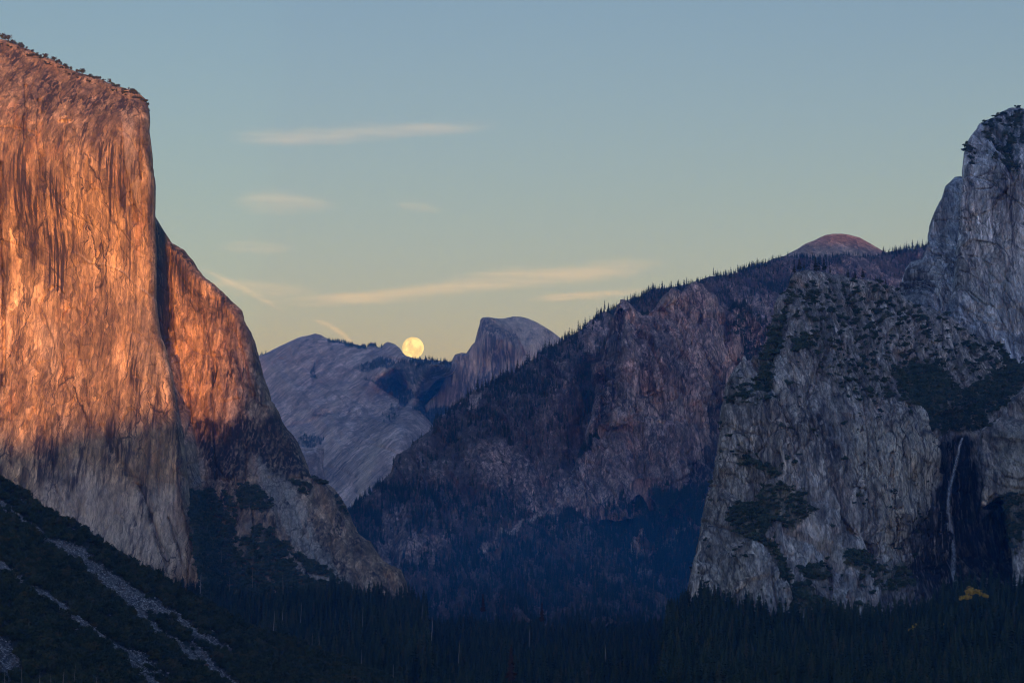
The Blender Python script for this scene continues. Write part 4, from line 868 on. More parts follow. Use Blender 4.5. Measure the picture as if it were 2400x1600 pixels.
rs = np.random.RandomState(5)
CON = [conifer_meshes("conifer%d" % i, 30 + i, 36, [.15, .18, .125, .20, .16][i], [.10, .16, .2, .08, .28][i], [24, 26, 22, 26, 20][i], [8, 8, 7, 9, 7][i], L_con, L_bark) for i in range(5)]
FIR = [conifer_meshes("fir%d" % i, 60 + i, 30, [.13, .17, .11, .15][i], [.14, .25, .3, .1][i], [16, 17, 15, 18][i], [6, 7, 6, 6][i], L_con, L_bark, sparse=.12) for i in range(4)]
RUST = conifer_meshes("rust", 77, 36, .15, .12, 24, 8, L_rust, L_bark)
SNAG = [snag_mesh("snag%d" % i, 80 + i, 28, L_dead) for i in range(3)]
OAK = [bush_mesh("oak%d" % i, 90 + i, 4.6, .95, 620, 7, .105, L_oak) for i in range(4)]
OAKS = stem_mesh("oak_stem", 3, 4.6, L_bark)
SHR = [bush_mesh("shrub%d" % i, 100 + i, 4.0, .8, 260, 6, .15, L_shr) for i in range(4)]
PIN = [bush_mesh("pine%d" % i, 110 + i, 4.0, 1.5, 320, 7, .13, L_pine) for i in range(3)]
PINS = stem_mesh("pine_stem", 4, 6.0, L_bark)
GOLD = bush_mesh("gold", 120, 4.5, 1.2, 500, 8, .11, L_gold)

def project(P):
    """row and column in the 2400 px photograph"""
    P = np.asarray(P, float); z = P[..., 2] - CAMZ
    f = P[..., 1] * CP + z * SP; u_ = -P[..., 1] * SP + z * CP
    return 1200 + F * P[..., 0] / f, 800 - F * u_ / f

# --- conifers of the valley floor
def floor_points(n, y0, y1, powr):
    Yy = y0 + (y1 - y0) * rs.rand(n) ** powr
    X = (rs.rand(n) - .5) * 0.50 * Yy
    return X, Yy
X1, Y1 = floor_points(30000, 1850, 4200, .75)
X2, Y2 = floor_points(17000, 4200, 9000, .9)
FX = np.r_[X1, X2]; FY = np.r_[Y1, Y2]
FZ = np.zeros_like(FX) - 1.5
mo = []
PTS = [np.stack([FX, FY, FZ], -1)]
for key, n in (('foot', 5200), ('mound', 9000)):
    p, _ = sample_mass(LM[key], np.ones(LM[key].px.shape), n, rs)
    PTS.append(p)
PTS = np.vstack(PTS)
cx, cy = project(PTS + np.array([0, 0, 18]))
keep = (cx > -120) & (cx < 2520)
# clearings
keep &= ~((gn(PTS[:, 0] / 130, PTS[:, 1] / 220, 700) > .42))
PTS = PTS[keep]
# which of them stand hidden inside or behind the near slope
def hidden_by(P, m, top=34):
    """rough test: behind the surface of a mass as seen from the camera"""
    x, y = project(P + np.array([0, 0, top]))
    nv, nu = m.px.shape
    out = np.zeros(len(P), bool)
    edge = m.P[0]; ex, ey = project(edge)
    o = np.argsort(ex); yy = np.interp(x, ex[o], ey[o], left=1e9, right=1e9)
    out = y > yy + 3
    out &= P[:, 1] > 1500
    return out
hid = hidden_by(PTS, LM['slope'])
PTS = PTS[~hid]
cx, cy = project(PTS + np.array([0, 0, 36]))
vis = (cx > 5) & (cx < 2395) & (cy < 1592)
# the nearest 300 stand as trees of their own, thinned so that each one shows
order = np.argsort(PTS[:, 1])
chosen = []; cell = set()
for i in order:
    if not vis[i]: continue
    k = (int(cx[i] // 22), int(PTS[i, 1] // 60))
    if k in cell: continue
    cell.add(k); chosen.append(i)
    if len(chosen) == 268: break
mask = np.ones(len(PTS), bool); mask[chosen] = False
def region_word(x):
    return "lower left by the scree slope" if x < 1000 else "middle of the valley floor" if x < 1650 else "lower right below the rock buttress"
first_con = []
for q, i in enumerate(chosen):
    k = rs.randint(5); s = .55 + .62 * rs.rand() ** 1.2
    zone = 0 if cx[i] < 1000 else 1 if cx[i] < 1650 else 2
    lab = ["dark conifer in the front of the forest, beside the scree slope", "dark conifer in the front of the forest, middle of the valley floor", "dark conifer in the front of the forest, below the rock buttress"][zone]
    grp = ["forest conifers beside the scree slope", "forest conifers in the middle of the valley floor", "forest conifers below the rock buttress"][zone]
    e = place("conifer_tree", [("crown", CON[k][0]), ("trunk", CON[k][1])], PTS[i], rs.rand() * 6.28, (s * (0.85 + .3 * rs.rand()), s), lab, "tree", grp)
    first_con.append((k, e))
SRC = {}
for k, e in first_con:
    if k not in SRC: SRC[k] = [c for c in e.children]
src_con = [SRC[k] for k in range(5)]
rest = PTS[mask]
rx, ry = project(rest)
rscl = (.45 + .62 * rs.rand(len(rest)) ** 1.3) * np.where((rest[:, 1] > 3000) & (rx < 620), .45 + .3 * rs.rand(len(rest)), 1.0)
rscl = rscl * (.78 + .5 * smooth(-.3, .4, gn(rest[:, 0] / 70, rest[:, 1] / 90, 901)))
scatter("forest", rest, rscl, rs.rand(len(rest)) * 6.28, rs.randint(0, 5, len(rest)), src_con,
        "dense dark conifer forest covering the valley floor", "forest")

# --- conifers on the wooded ridge: those on the crest one by one, the rest as one wood
m = LM['ridge']
crest = m.P[3]
cxx, cyy = project(crest)
n_c = 0; xq = 1030.0; tries = 0
fir_src = {}
while xq < 2170 and n_c < 210:
    xq += 3.0 + 8 * rs.rand() ** 2 + (5 if xq < 1120 else 0)
    if 1835 < xq < 2062: continue
    j = int(np.argmin(np.abs(cxx - xq)))
    dy = rs.randint(0, 5)
    p = m.P[3 + dy, j].copy(); p[2] -= 1.5
    k = rs.randint(4); s = (.75 + .75 * rs.rand() ** 1.6) * (1.12 if xq < 1400 else 1.0)
    e = place("fir_tree", [("crown", FIR[k][0]), ("trunk", FIR[k][1])], p, rs.rand() * 6.28, (s * 1.05, s),
              "dark fir standing on the skyline crest of the wooded ridge" if xq < 1850 else "dark fir on the skyline between bald dome and granite tower", "tree",
              "skyline firs on the wooded ridge" if xq < 1850 else "skyline firs between bald dome and tower")
    fir_src.setdefault(k, [c for c in e.children]); n_c += 1
src_fir = [fir_src[k] for k in range(4)]
def veg_prob(m, lo=.25, pw=1.5): return np.clip((m.M[..., 0] - lo) / (1 - lo), 0, 1) ** pw
pr = veg_prob(m) * (m.py < 1460)
pr = pr * (0.35 + 1.3 * smooth(-.25, .35, gn(m.px / 60, m.py / 40, 710)))
p1, _ = sample_mass(m, pr * (1 + 5 * (m.py < 1010)), 20000, rs)
p2, _ = sample_mass(m, pr * (m.py > 1130), 16000, rs)
m3 = LM['spires']; p3, _ = sample_mass(m3, veg_prob(m3, .35) * 1.0, 2600, rs)
p4, _ = sample_mass(m, area_mask(m.px, m.py, [(1440, 1190), (1700, 1160), (1700, 1330), (1460, 1300)], 20) + 1e-9, 3000, rs)
p5, _ = sample_mass(m3, area_mask(m3.px, m3.py, [(1420, 1190), (1520, 1160), (1600, 1170), (1700, 1120), (1700, 1290), (1430, 1280)], 14) + 1e-9, 1500, rs)
pp = np.vstack([p1, p2, p3, p4, p5]); pp[:, 2] -= 1.5
scatter("ridge_wood", pp, .30 + .55 * rs.rand(len(pp)) ** 1.4, rs.rand(len(pp)) * 6.28, rs.randint(0, 4, len(pp)), src_fir, "dark fir wood covering the slopes of the ridge", "forest")
# far wood
m = LM['far']
pr = veg_prob(m, .5)
pp, _ = sample_mass(m, pr, 5000, rs)
m = LM['dome']
pq, _ = sample_mass(m, veg_prob(m, .5), 700, rs)
pp = np.vstack([pp, pq])
scatter("far_wood", pp, .35 + .6 * rs.rand(len(pp)), rs.rand(len(pp)) * 6.28, rs.randint(0, 4, len(pp)), src_fir, "distant conifer belts on the bare far mountain", "forest")

# --- oaks and brush on the near slope
m = LM['slope']
pr = veg_prob(m, .6) * (m.px > -100) * (m.py < 1650) * (m.px < 1080)
pr = pr * smooth(-.45, .1, gn(m.px / 30, m.py / 22, 720) + .25)
pp, _ = sample_mass(m, pr, 5200, rs)
bx, by = project(pp + np.array([0, 0, 3]))
vis = np.where((bx > 4) & (bx < 1000) & (by < 1594))[0]
vis = vis[np.argsort(pp[vis, 1])]
cell = set(); ch = []
for i in vis:
    k = (int(bx[i] // 17), int(by[i] // 13))
    if k in cell: continue
    cell.add(k); ch.append(i)
    if len(ch) == 300: break
mask = np.ones(len(pp), bool); mask[ch] = False
oak_src = {}
for i in ch:
    k = rs.randint(4); s = .65 + .75 * rs.rand()
    up = by[i] < 1330 + .25 * bx[i]
    e = place("brush_oak", [("crown", OAK[k]), ("stem", OAKS)], pp[i] - np.array([0, 0, .6]), rs.rand() * 6.28, (s, s * (.85 + .3 * rs.rand())),
              "dark rounded oak on the upper part of the scree slope" if up else "dark rounded oak on the lower part of the scree slope", "bush",
              "oaks on the upper scree slope" if up else "oaks on the lower scree slope")
    oak_src.setdefault(k, [c for c in e.children])
src_oak = [oak_src[k] for k in range(4)]
rest = pp[mask]
scatter("brush", rest, .5 + .8 * rs.rand(len(rest)), rs.rand(len(rest)) * 6.28, rs.randint(0, 4, len(rest)), src_oak, "dense dark oak brush covering the near scree slope", "brush")

# --- shrubs on the rocks of the right hand buttress, ledges of the left one
shr_src = []
spots = [(2040, 765, 1.5, "lone shrub in the middle of the buttress top slope"), (1872, 815, 2.6, "large dark shrub near the left rim of the buttress top"), (1725, 1030, 1.2, "small shrub on the left edge of the rock buttress below the rim"),
         (2012, 1010, 1.3, "small shrub beneath the pale rim of the buttress")]
for q, (x, y, s, lab) in enumerate(spots):
    m = LM['rocks']; j, i = divmod(int(np.argmin((m.px - x) ** 2 + (m.py - y) ** 2)), m.px.shape[1])
    e = place("cliff_shrub", [("foliage", SHR[q])], m.P[j, i], rs.rand() * 6.28, (s, s), lab, "bush", None)
    shr_src.append([c for c in e.children])
P_ = []; S_ = []
def add(key, n, lo, pw, smin, smax, cond=None, clump=True):
    m = LM[key]; pr = veg_prob(m, lo, pw)
    if cond is not None: pr = pr * cond(m)
    if clump: pr = pr * smooth(-.3, .35, fbm(m.px / 24, m.py / 18, 2, 730))
    p, _ = sample_mass(m, pr + 1e-12, n, rs)
    P_.append(p); S_.append(smin + (smax - smin) * rs.rand(n) ** 1.8)
add('rocks', 5200, .7, 1, .6, 1.5, clump=False)
add('rocks', 1500, .30, 1, .25, .70)
add('fallwall', 300, .4, 1, .5, 1.1)
add('tower', 420, .3, 1, .5, 1.4)
add('buttress', 4200, .7, 1, .7, 1.7, clump=False)
add('buttress', 500, .3, 1, .4, 1.0)
add('spires', 900, .3, 1, .7, 1.6)
# single shrubs rooted in cracks anywhere on the lower buttress
m = LM['rocks']; p, _ = sample_mass(m, (smooth(.1, .4, gn(m.px / 40, m.py / 40, 744)) * (m.M[..., 1] < .5) * (m.py > 850)).astype(float), 420, rs)
P_.append(p); S_.append(.3 + .9 * rs.rand(420) ** 2)
p = np.vstack(P_); s = np.concatenate(S_)
scatter("cliff_brush", p, s, rs.rand(len(p)) * 6.28, rs.randint(0, 4, len(p)), shr_src, "green shrubs growing on ledges and benches of the cliffs", "brush")

# --- named single trees: pines on the brow of the great cliff
m = LM['wall']; ex, ey = project(m.P[1])
pines = [(4, 1.6, 2.0), (12, 1.3, 1.4), (19, 1.5, 1.8), (31, 1.1, 1.1), (38, .7, .7), (48, 1.5, 1.3), (55, 1.0, .9), (74, .5, .5), (96, .7, .8), (105, 1.3, 1.3), (122, .9, 1.0), (127, 1.1, 1.2), (136, 1.3, 1.2), (144, .8, .8),
         (154, 1.3, 1.1), (167, .9, 1.1), (182, 1.2, 1.0), (193, 1.8, 1.6), (211, 1.0, .9), (226, .7, .7), (233, 1.1, .9), (243, .9, .7), (256, 1.1, 1.4), (262, .7, .7), (274, .6, .5), (302, .5, .8), (312, 1.2, .9), (318, .6, .5), (327, .4, .4)]
for q, (x, sw, sh) in enumerate(pines):
    j = int(np.argmin(np.abs(ex - x))); p = m.P[1, j].copy(); p[2] -= .5
    size = "large" if sw > 1.25 else "small" if sw < .8 else "middling"
    if q == 17: lab, g = "broadest dark pine on the brow of the orange cliff, halfway down its slope", None
    elif q == 22: lab, g = "tallest upright pine on the right half of the orange cliff's brow", None
    else: lab, g = size + " wind-bent pine on the brow of the orange cliff", size + " pines on the brow of the great cliff"
    k = q % 3
    e = place("pine_tree", [("crown", PIN[k]), ("trunk", PINS)], p, rs.rand() * 6.28, (sw * .8, sh * .95), lab, "tree", g)
    if q < 1: pin0 = [c for c in e.children]
# brush along the brow
m = LM['wall']
p, _ = sample_mass(m, ((m.py - np.interp(m.px, ex, ey)) < 16).astype(float) * (m.px > -60) * smooth(0, .3, gn(m.px / 20, m.py / 6, 745)), 260, rs)
scatter("brow_brush", p, .25 + .4 * rs.rand(260), rs.rand(260) * 6.28, np.zeros(260, int), [[pin0[0]]], "low brush along the brow of the orange cliff", "brush")
# trees on top of the right hand buttress
m = LM['rocks']; ex, ey = project(m.P[1])
tops = [(1862, 1.1, .5), (1874, 1.3, .7), (1885, 1.0, .5), (1912, 1.3, .8), (1920, 1.0, .7), (1931, 1.2, .8), (1945, .9, .5), (1988, .9, .55), (2004, 1.1, .55), (2022, 1.0, .6), (2052, .8, .35), (2064, .9, .5), (2076, .7, .35)]
for q, (x, sw, sh) in enumerate(tops):
    j = int(np.argmin(np.abs(ex - x))); p = m.P[1, j].copy(); p[2] -= 1
    k = q % 4
    lab = "green conifer in the clump on the left summit of the rock buttress" if x < 1960 else "green conifer spaced along the right part of the buttress summit"
    place("fir_tree", [("crown", FIR[k][0]), ("trunk", FIR[k][1])], p, rs.rand() * 6.28, (sw * .8, sh), lab, "tree", "conifers on the left summit of the buttress" if x < 1960 else "conifers on the right summit of the buttress")
m = LM['tower']; ex, ey = project(m.P[2])
for q, (x, s, lab) in enumerate([(2262, 1.4, "shrubby tree clinging to the left corner of the granite tower"), (2339, 1.3, "small leaning tree on the top edge of the granite tower"), (2385, 1.2, "round tree on the summit of the granite tower")]):
    j = int(np.argmin(np.abs(ex - x)))
    place("cliff_shrub", [("foliage", SHR[q])], m.P[2, j], 1.3 * q, (s, s), lab, "bush", None)

# --- bleached dead trees: (column, row of the top, metres away, height)
dead = [(172, 1556, 1640, 26, "tall bleached dead trunk at the bottom edge, brightest of the dead trees"), (53, 1560, 1600, 20, None), (93, 1570, 1600, 18, None), (147, 1566, 1620, 18, None), (117, 1572, 1600, 16, None), (12, 1562, 1590, 20, None), (225, 1575, 1620, 15, None),
        (592, 1328, 3400, 30, "pale dead tree left of the grey scree tongue"), (664, 1340, 3350, 32, "pale dead tree above the forest right of the wooded foot"), (850, 1416, 3000, 28, None), (1010, 1444, 2750, 44, "tall white dead trunk standing in the middle of the forest"), (989, 1410, 3100, 22, None), (705, 1410, 2950, 26, None), (661, 1418, 2800, 30, None), (640, 1430, 2700, 40, None), (731, 1482, 2400, 26, None),
        (749, 1478, 2400, 24, None), (848, 1520, 2250, 26, None), (921, 1555, 2150, 20, None), (1635, 1560, 2080, 34, "pale bare trunk at the bottom edge right of centre"), (1633, 1480, 2450, 26, None), (470, 1340, 3300, 30, None), (520, 1282, 3700, 24, None), (539, 1352, 3300, 20, None), (1806, 1448, 2600, 30, None), (1896, 1450, 2600, 26, None), (1075, 1500, 2500, 24, None), (1240, 1470, 2700, 22, None), (1420, 1495, 2500, 24, None), (1560, 1385, 3600, 36, None),
        (972, 1352, 4300, 34, None), (985, 1348, 4400, 36, None), (1105, 1365, 4300, 30, None), (1200, 1335, 4500, 34, None), (1330, 1345, 4500, 32, None), (1395, 1350, 4400, 30, None), (1530, 1352, 4400, 36, None)]
for q, (x, y, Yd, h, lab) in enumerate(dead):
    p = W(x, y, Yd); p[2] -= h
    s = h / 28.0
    zone = ("bleached dead tree at the foot of the scree slope", "dead trees at the foot of the scree slope") if y > 1540 and x < 400 else ("thin pale dead trunk rising from the dark valley forest", "dead trunks in the valley forest")
    if Yd > 4000: zone = ("faint dead trunk in the blue haze at the far edge of the forest", "dead trunks in the haze")
    k = q % 3
    place("dead_tree", [("trunk", SNAG[k][0]), ("branches", SNAG[k][1])], p, rs.rand() * 6.28, (s * .8, s), lab or zone[0], "dead tree", None if lab else zone[1])

# --- autumn trees and rusty conifers
def spot(key, x, y):
    m = LM[key]; j, i = divmod(int(np.argmin((m.px - x) ** 2 + (m.py - y) ** 2)), m.px.shape[1]); return m.P[j, i]
for q, (x, y, s, lab) in enumerate([(2276, 1392, 1.5, "brightest yellow autumn tree on the rise beneath the waterfall"), (2312, 1396, .8, "small yellow tree on the crest of the rise, right of the brightest one"), (2150, 1470, 1.0, "dull yellow tree low on the rise, right of the pale rubble"),
                                    (2268, 1402, 1.1, "yellow tree touching the lower left of the brightest autumn tree"), (2136, 1474, .8, "small yellow tree beside the pale rubble at the cliff base"), (2215, 1462, .8, "single yellow tree in the dark wood below the waterfall")]):
    p = W(x, y, 2480); p[2] -= 3
    place("autumn_tree", [("crown", GOLD), ("stem", OAKS)], p, q, (s * .95, s), lab, "tree", None)
for q, (x, y, Yd, s, lab) in enumerate([(1198, 1515, 2180, 1.0, "rusty brown conifer near the bottom edge left of centre"), (1132, 1390, 3600, .9, "small reddish conifer far back in the valley forest"), (1610, 1392, 3000, .8, "reddish tree at the left foot of the rock buttress"), (1270, 1412, 3100, .8, "round reddish tree in the middle distance of the forest")]):
    p = W(x, y, Yd); p[2] -= 34 * s
    place("rusty_conifer", [("crown", RUST[0]), ("trunk", RUST[1])], p, q, (s, s), lab, "tree", None)

# ------------------------------------------------------------------ boulders on the scree
def boulder_mesh(seed):
    rb = np.random.RandomState(seed)
    import bmesh
    bm = bmesh.new(); bmesh.ops.create_icosphere(bm, subdivisions=2, radius=1.0)
    cuts = rb.randn(7, 3); cuts /= np.linalg.norm(cuts, axis=1, keepdims=True)
    for v in bm.verts:
        c = np.array(v.co)
        for k in cuts:
            d = c @ k
            if d > .62: c = c - k * (d - .62)
        v.co = c * np.array([1.2, 1.0, .75])
    me = bpy.data.meshes.new("boulder"); bm.to_mesh(me); bm.free(); me.materials.append(M_boulder); return me
M_boulder = rock_mat("boulder_granite", (.24, .24, .245), (.34, .34, .35), (.08, .08, .08), (.4, .4, .4), (.1, .1, .1), streak=.2, sc_=.15)
M_boulder_rust = rock_mat("boulder_rust", (.30, .17, .11), (.36, .22, .15), (.1, .07, .06), (.4, .3, .2), (.1, .1, .1), streak=.2, sc_=.15)
BO = [boulder_mesh(i) for i in range(4)]
BOR = boulder_mesh(9); BOR.materials.clear(); BOR.materials.append(M_boulder_rust)
m = LM['slope']
bl = [(488, 1543, 2.6, "rust coloured boulder near the end of the right scree strip", 1), (368, 1435, 3.6, "large reddish boulder among the brush on the scree slope", 1), (516, 1562, 2.2, "pale boulder just below the rust coloured one", 0), (523, 1566, 1.6, "small pale boulder at the lower end of the scree strip", 0),
      (186, 1306, 1.8, "pale boulder beside the upper scree strip under the oaks", 0), (277, 1357, 1.6, "pale flat boulder in the middle of the upper scree strip", 0), (40, 1204, 1.6, "pale boulder at the top left of the scree slope", 0), (455, 1366 + 150, 1.5, "pale boulder in the lower right scree strip", 0)]
for q, (x, y, s, lab, rust) in enumerate(bl):
    o = link("boulder", BOR if rust else BO[q % 4]); o.location = [float(v) for v in spot('slope', x, y)]; o.scale = (s, s, s); o.rotation_euler = (0, 0, q * 1.7)
    props(o, lab, "boulder")
pr = (1 - m.M[..., 0]) * (m.px > -60) * (m.py < 1640) * (m.px < 1000)
p, _ = sample_mass(m, pr, 20000, rs)
bsrc = [[o] for o in [o for o in COL.objects if o.name.startswith("boulder")][2:6]]
scatter("scree_stones", p, .14 + 1.3 * rs.rand(len(p)) ** 4, rs.rand(len(p)) * 6.28, rs.randint(0, 4, len(p)), bsrc, "loose grey stones of the scree strips", "scree")

# ------------------------------------------------------------------ waterfall
def waterfall():
    pts = [(2256, 1026, 3.0), (2252, 1034, 3.2), (2247, 1053, 3.5), (2241, 1084, 3.8), (2235, 1107, 4.2), (2231, 1126, 4.2), (2225, 1145, 4.4), (2223, 1170, 4.6), (2222, 1198, 6), (2225, 1225, 8.5), (2229, 1256, 8), (2236, 1294, 6), (2234, 1329, 6), (2235, 1352, 6), (2242, 1372, 5)]
    m = LM['rocks']; rows = 90; P = np.array(pts)
    t = np.linspace(0, 1, rows); tt = np.linspace(0, 1, len(P))
    cxp = np.interp(t, tt, P[:, 0]); cyp = np.interp(t, tt, P[:, 1]); wd = np.interp(t, tt, P[:, 2])
    cxp = cxp + 1.3 * gn(t * 9, t * 0, 3)
    V = []; n = 12; E = []
    dm = []
    for i in range(rows):
        b = spot('rocks', cxp[i], cyp[i]); dm.append(b[1])
    dm = np.array(dm); k = np.ones(9) / 9; dmin = np.convolve(np.pad(dm, 4, mode='edge'), k, 'valid') - 16
    for i in range(rows):
        for j in range(n):
            a = j / n * 2 * math.pi
            c = W(cxp[i] + math.cos(a) * wd[i] * 1.2 * (.9 + .15 * rs.rand()), cyp[i], dmin[i] + math.sin(a) * wd[i] * .25)
            V.append(c); E.append((math.cos(a) ** 2, 0, 0, 1))
    Fq = [(i * n + j, i * n + (j + 1) % n, (i + 1) * n + (j + 1) % n, (i + 1) * n + j) for i in range(rows - 1) for j in range(n)]
    mt = bpy.data.materials.new("falling_water"); mt.use_nodes = True; nt = mt.node_tree; nt.nodes.clear(); N = NT(nt)
    out = N.node('ShaderNodeOutputMaterial'); mixs = N.node('ShaderNodeMixShader'); tr = N.node('ShaderNodeBsdfTransparent'); df = N.node('ShaderNodeBsdfDiffuse')
    df.inputs['Color'].default_value = (.50, .58, .66, 1)
    tc = N.node('ShaderNodeTexCoord').outputs['Object']
    n1 = N.noise(tc, (1 / 2.2, 1 / 2.2, 1 / 34), 5, .65)
    n2 = N.noise(tc, (1 / 30, 1 / 30, 1 / 26), 2)
    f = N.math('MULTIPLY', N.ramp(n1, [(.36, N.g(0)), (.60, N.g(.9))]), N.ramp(n2, [(.3, N.g(.55)), (.6, N.g(1))]))
    at = N.node('ShaderNodeAttribute'); at.attribute_name = 'mask'; sp = N.node('ShaderNodeSeparateColor'); N.to(at.outputs['Color'], sp.inputs[0])
    f = N.math('MULTIPLY', f, N.math('SUBTRACT', 1.0, sp.outputs[0]))
    N.to(f, mixs.inputs[0]); N.to(tr.outputs[0], mixs.inputs[1]); N.to(df.outputs[0], mixs.inputs[2]); N.to(mixs.outputs[0], out.inputs[0])
    o = link("waterfall", mesh_np("waterfall", np.array(V), np.array(Fq), mt, True, np.array(E))); props(o, "thin white waterfall dropping down the dark recess beside the rock buttress", "waterfall")
waterfall()

# ------------------------------------------------------------------ moon
def moon():
    import bmesh
    D_ = 90000.0; c = W(968, 815, D_); r = D_ / F * 25.3 * 1.0
    bm = bmesh.new(); bmesh.ops.create_uvsphere(bm, u_segments=96, v_segments=64, radius=r)
    me = bpy.data.meshes.new("moon"); bm.to_mesh(me); bm.free()
    me.polygons.foreach_set("use_smooth", np.ones(len(me.polygons), bool))
    mt = bpy.data.materials.new("moon"); mt.use_nodes = True; nt = mt.node_tree; nt.nodes.clear(); N = NT(nt)
    out = N.node('ShaderNodeOutputMaterial'); em = N.node('ShaderNodeEmission'); N.to(em.outputs[0], out.inputs[0])
    tc = N.node('ShaderNodeTexCoord').outputs['Object']
    k = 1 / r
    n1 = N.noise(tc, (k * 1.3, k * 1.3, k * 1.3), 4, .55, .3)
    col = N.mix(N.ramp(n1, [(.42, N.g(0)), (.58, N.g(1))]), (.66, .50, .20), (.92, .72, .31))
    n2 = N.noise(tc, (k * 6, k * 6, k * 6), 4, .6)
    col = N.mix(.35, col, N.ramp(n2, [(.3, N.g(.8)), (.7, N.g(1.15))]), 'MULTIPLY')
    N.to(col, em.inputs[0]); em.inputs[1].default_value = MOON
    me.materials.append(mt)
    o = link("moon", me); o.location = [float(v) for v in c]; props(o, "full yellow moon just above the far mountain", "moon")
MOON = 0.8
moon()

# ------------------------------------------------------------------ thin evening clouds
def cloud(name, path, dist, dens, label, seed):
    """a long thin body of ice crystals: a closed hull filled with an uneven volume that thins out towards its rim"""
    P = np.array(path, float); n = 40; t = np.linspace(0, 1, n)
    x = np.linspace(P[0, 0], P[-1, 0], n)
    y = np.interp(x, P[:, 0], P[:, 1]); w = np.interp(x, P[:, 0], P[:, 2]) * 1.5 + 2
    c = W(x, y, np.full(n, dist)); r = w * dist / F
    m_ = 14; V = []
    for i in range(n):
        for j in range(m_):
            a = 2 * math.pi * j / m_
            V.append(c[i] + np.array([0, math.cos(a) * r.max() * 1.5, math.sin(a) * r[i] * 1.05]))
    Fq = [(i * m_ + j, i * m_ + (j + 1) % m_, (i + 1) * m_ + (j + 1) % m_, (i + 1) * m_ + j) for i in range(n - 1) for j in range(m_)]
    Fq += [(0, 6 - k, 7, 7 + k) if False else (0, 0, 0, 0) for k in range(0)]
    V = np.array(V); me = mesh_np(name, V, np.array(Fq), None, True)
    x0, x1 = V[:, 0].min(), V[:, 0].max(); z0, z1 = V[:, 2].min(), V[:, 2].max(); h = z1 - z0
    mt = bpy.data.materials.new("ice_cloud"); mt.use_nodes = True; nt = mt.node_tree; nt.nodes.clear(); N = NT(nt)
    out = N.node('ShaderNodeOutputMaterial'); pv = N.node('ShaderNodeVolumePrincipled')
    tc = N.node('ShaderNodeTexCoord').outputs['Object']
    sp = N.node('ShaderNodeSeparateXYZ'); N.to(tc, sp.inputs[0])
    L = float(r.max())
    u_ = N.math('DIVIDE', N.math('SUBTRACT', sp.outputs[0], float(x0)), float(x1 - x0))
    st = []
    for k in np.linspace(0, n - 1, 12).astype(int):
        st.append((float(t[k]), (float((c[k, 2] - z0) / h), float(r[k] / h), float(min(1, 5 * t[k] * (1.0), 5 * (1 - t[k]))))))
    rp = N.node('ShaderNodeSeparateColor'); N.to(N.ramp(u_, st), rp.inputs[0])
    wob = N.noise(tc, (.25 / L, .3 / L, .3 / L), 3)
    zn = N.math('DIVIDE', N.math('SUBTRACT', sp.outputs[2], float(z0)), float(h))
    q = N.math('DIVIDE', N.math('SUBTRACT', zn, N.math('ADD', rp.outputs[0], N.math('MULTIPLY', N.math('SUBTRACT', wob, .5), float(.9 * L / h)))), N.math('MULTIPLY', rp.outputs[1], .95))
    fall = N.math('POWER', N.math('MAXIMUM', N.math('SUBTRACT', 1.0, N.math('MULTIPLY', q, q)), 0.0), 1.6)
    mp = N.node('ShaderNodeMapping'); mp.inputs['Scale'].default_value = (.10 / L, .5 / L, 1.9 / L); mp.inputs['Rotation'].default_value = (0, .06, 0)
    mp.inputs['Location'].default_value = (seed * 3.1, seed, 0)
    N.to(tc, mp.inputs[0]); nz = N.node('ShaderNodeTexNoise'); nz.inputs['Scale'].default_value = 1; nz.inputs['Detail'].default_value = 7; nz.inputs['Roughness'].default_value = .66; nz.inputs['Distortion'].default_value = .5
    N.to(mp.outputs[0], nz.inputs['Vector'])
    f = N.ramp(nz.outputs['Fac'], [(.40, N.g(.0)), (.66, N.g(1))])
    dn = N.math('MULTIPLY', N.math('MULTIPLY', f, fall), N.math('MULTIPLY', rp.outputs[2], dens / L))
    N.to(dn, pv.inputs['Density'])
    pv.inputs['Color'].default_value = (.88, 1.0, .80, 1); pv.inputs['Anisotropy'].default_value = -.5
    N.to(pv.outputs[0], out.inputs['Volume'])
    me.materials.append(mt)
    o = link(name, me); props(o, label, "cloud")
    return o
CLOUD_K = .095
CLOUDS = [
 ([(520, 322, 2), (600, 322, 14), (700, 324, 16), (800, 318, 17), (840, 312, 20), (900, 310, 13), (1000, 304, 12), (1100, 299, 8), (1180, 292, 2)], .5, "long thin cloud streak highest in the sky"),
 ([(530, 478, 3), (600, 476, 22), (650, 474, 26), (720, 476, 16), (800, 483, 3)], .35, "faint oval cloud patch left of centre, below the highest streak"),
 ([(915, 478, 2), (960, 482, 8), (1010, 488, 8), (1040, 493, 2)], .3, "smallest faint cloud wisp above the moon"),
 ([(500, 580, 2), (580, 578, 14), (650, 582, 10), (700, 583, 2)], .3, "faint low cloud beside the orange buttress shoulder"),
 ([(450, 668, 2), (560, 674, 18), (650, 680, 15), (760, 682, 3)], .45, "soft cloud above the buttress, left end of the low streaks"),
 ([(600, 712, 2), (740, 706, 9), (850, 698, 12), (1000, 684, 16), (1100, 664, 20), (1200, 650, 22), (1330, 644, 18), (1450, 632, 22), (1520, 622, 16), (1570, 618, 2)], .75, "longest bright cloud band stretching right above the moon"),
 ([(1230, 702, 2), (1300, 697, 7), (1400, 690, 8), (1480, 682, 6), (1530, 680, 1)], .6, "thin short cloud line just above the wooded ridge"),
 ([(462, 626, 1), (520, 652, 6), (580, 682, 7), (640, 715, 6), (668, 732, 1)], .5, "upper diagonal vapour streak left of the moon"),
 ([(728, 746, 1), (770, 760, 5), (800, 780, 6), (822, 800, 5), (835, 812, 1)], .6, "lower diagonal vapour streak above the far mountain"),
]
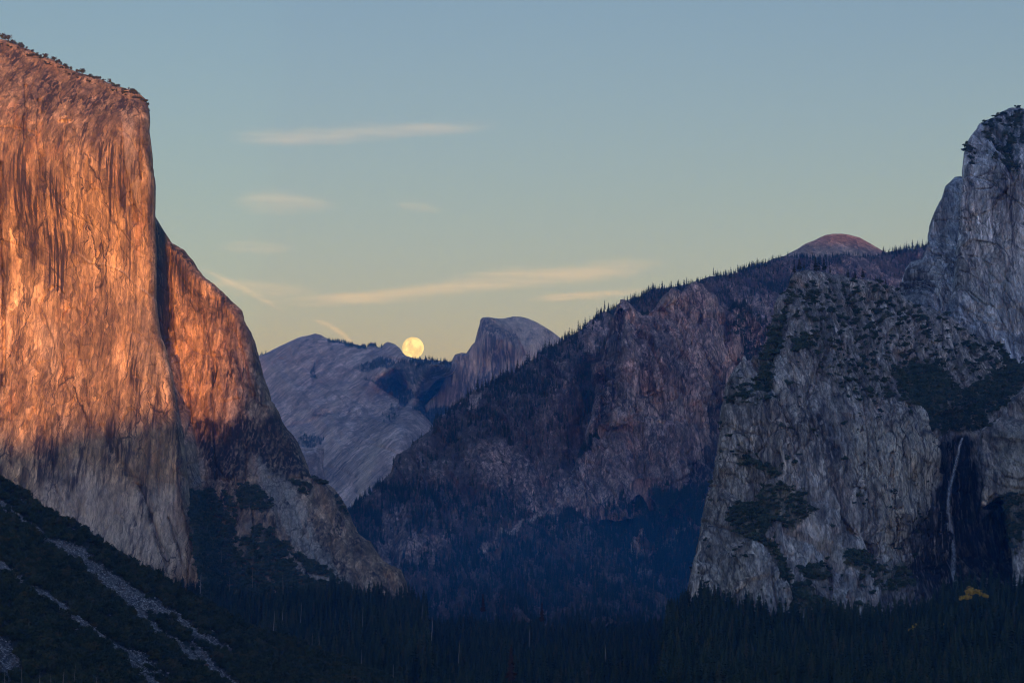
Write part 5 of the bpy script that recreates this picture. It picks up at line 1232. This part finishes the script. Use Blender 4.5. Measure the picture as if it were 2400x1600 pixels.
for q, (path, dens, lab) in enumerate(CLOUDS):
    cloud("cloud", path, 60000.0 + 2500 * q, dens * CLOUD_K, lab, q)

# ------------------------------------------------------------------ haze
def haze_box():
    x0, x1, y0, y1, z0, z1 = -9600, 9600, -9600, 20600, -80, 2400
    V = [(x, y, z) for x in (x0, x1) for y in (y0, y1) for z in (z0, z1)]
    Fq = [(0, 1, 3, 2), (4, 6, 7, 5), (0, 4, 5, 1), (2, 3, 7, 6), (0, 2, 6, 4), (1, 5, 7, 3)]
    m = bpy.data.materials.new("haze"); m.use_nodes = True
    nt = m.node_tree; nt.nodes.clear()
    out = nt.nodes.new('ShaderNodeOutputMaterial'); pv = nt.nodes.new('ShaderNodeVolumePrincipled')
    pv.inputs['Color'].default_value = (0.05, 0.34, 1.0, 1)
    pv.inputs['Absorption Color'].default_value = (0.9, 0.9, 0.9, 1)
    pv.inputs['Density'].default_value = 3.1e-5
    pv.inputs['Anisotropy'].default_value = 0.0
    nt.links.new(pv.outputs[0], out.inputs['Volume'])
    m.cycles.homogeneous_volume = True if hasattr(m.cycles, 'homogeneous_volume') else True
    o = link("haze", mesh_np("haze", np.array(V), np.array(Fq), m))
    props(o, "thin blue evening haze filling the valley", "haze", None, "stuff")
    o.display_type = 'WIRE'
haze_box()
def smoke_layer():
    """blue wood smoke lying in the valley between the buttresses: a low flattened body"""
    import bmesh
    bm = bmesh.new(); bmesh.ops.create_icosphere(bm, subdivisions=4, radius=1.0)
    me = bpy.data.meshes.new("smoke"); bm.to_mesh(me); bm.free()
    me.polygons.foreach_set("use_smooth", np.ones(len(me.polygons), bool))
    m = bpy.data.materials.new("smoke"); m.use_nodes = True
    nt = m.node_tree; nt.nodes.clear()
    out = nt.nodes.new('ShaderNodeOutputMaterial'); pv = nt.nodes.new('ShaderNodeVolumePrincipled')
    pv.inputs['Color'].default_value = (0.02, 0.36, 0.95, 1)
    pv.inputs['Absorption Color'].default_value = (0.75, 0.85, 0.95, 1)
    N = NT(nt)
    tc = N.node('ShaderNodeTexCoord').outputs['Object']
    ln = N.node('ShaderNodeVectorMath', operation='LENGTH'); N.to(tc, ln.inputs[0])
    r2 = N.math('MULTIPLY', ln.outputs['Value'], ln.outputs['Value'])
    N.to(N.math('MULTIPLY', N.math('POWER', N.math('MAXIMUM', N.math('SUBTRACT', 1.0, r2), 0.0), 2.0), 4.2e-4), pv.inputs['Density'])
    nt.links.new(pv.outputs[0], out.inputs['Volume'])
    me.materials.append(m)
    o = link("smoke", me); o.location = (250, 4800, 0); o.scale = (1300, 1000, 430)
    props(o, "blue smoke layer lying over the far end of the valley forest", "smoke", None, "stuff")
smoke_layer()
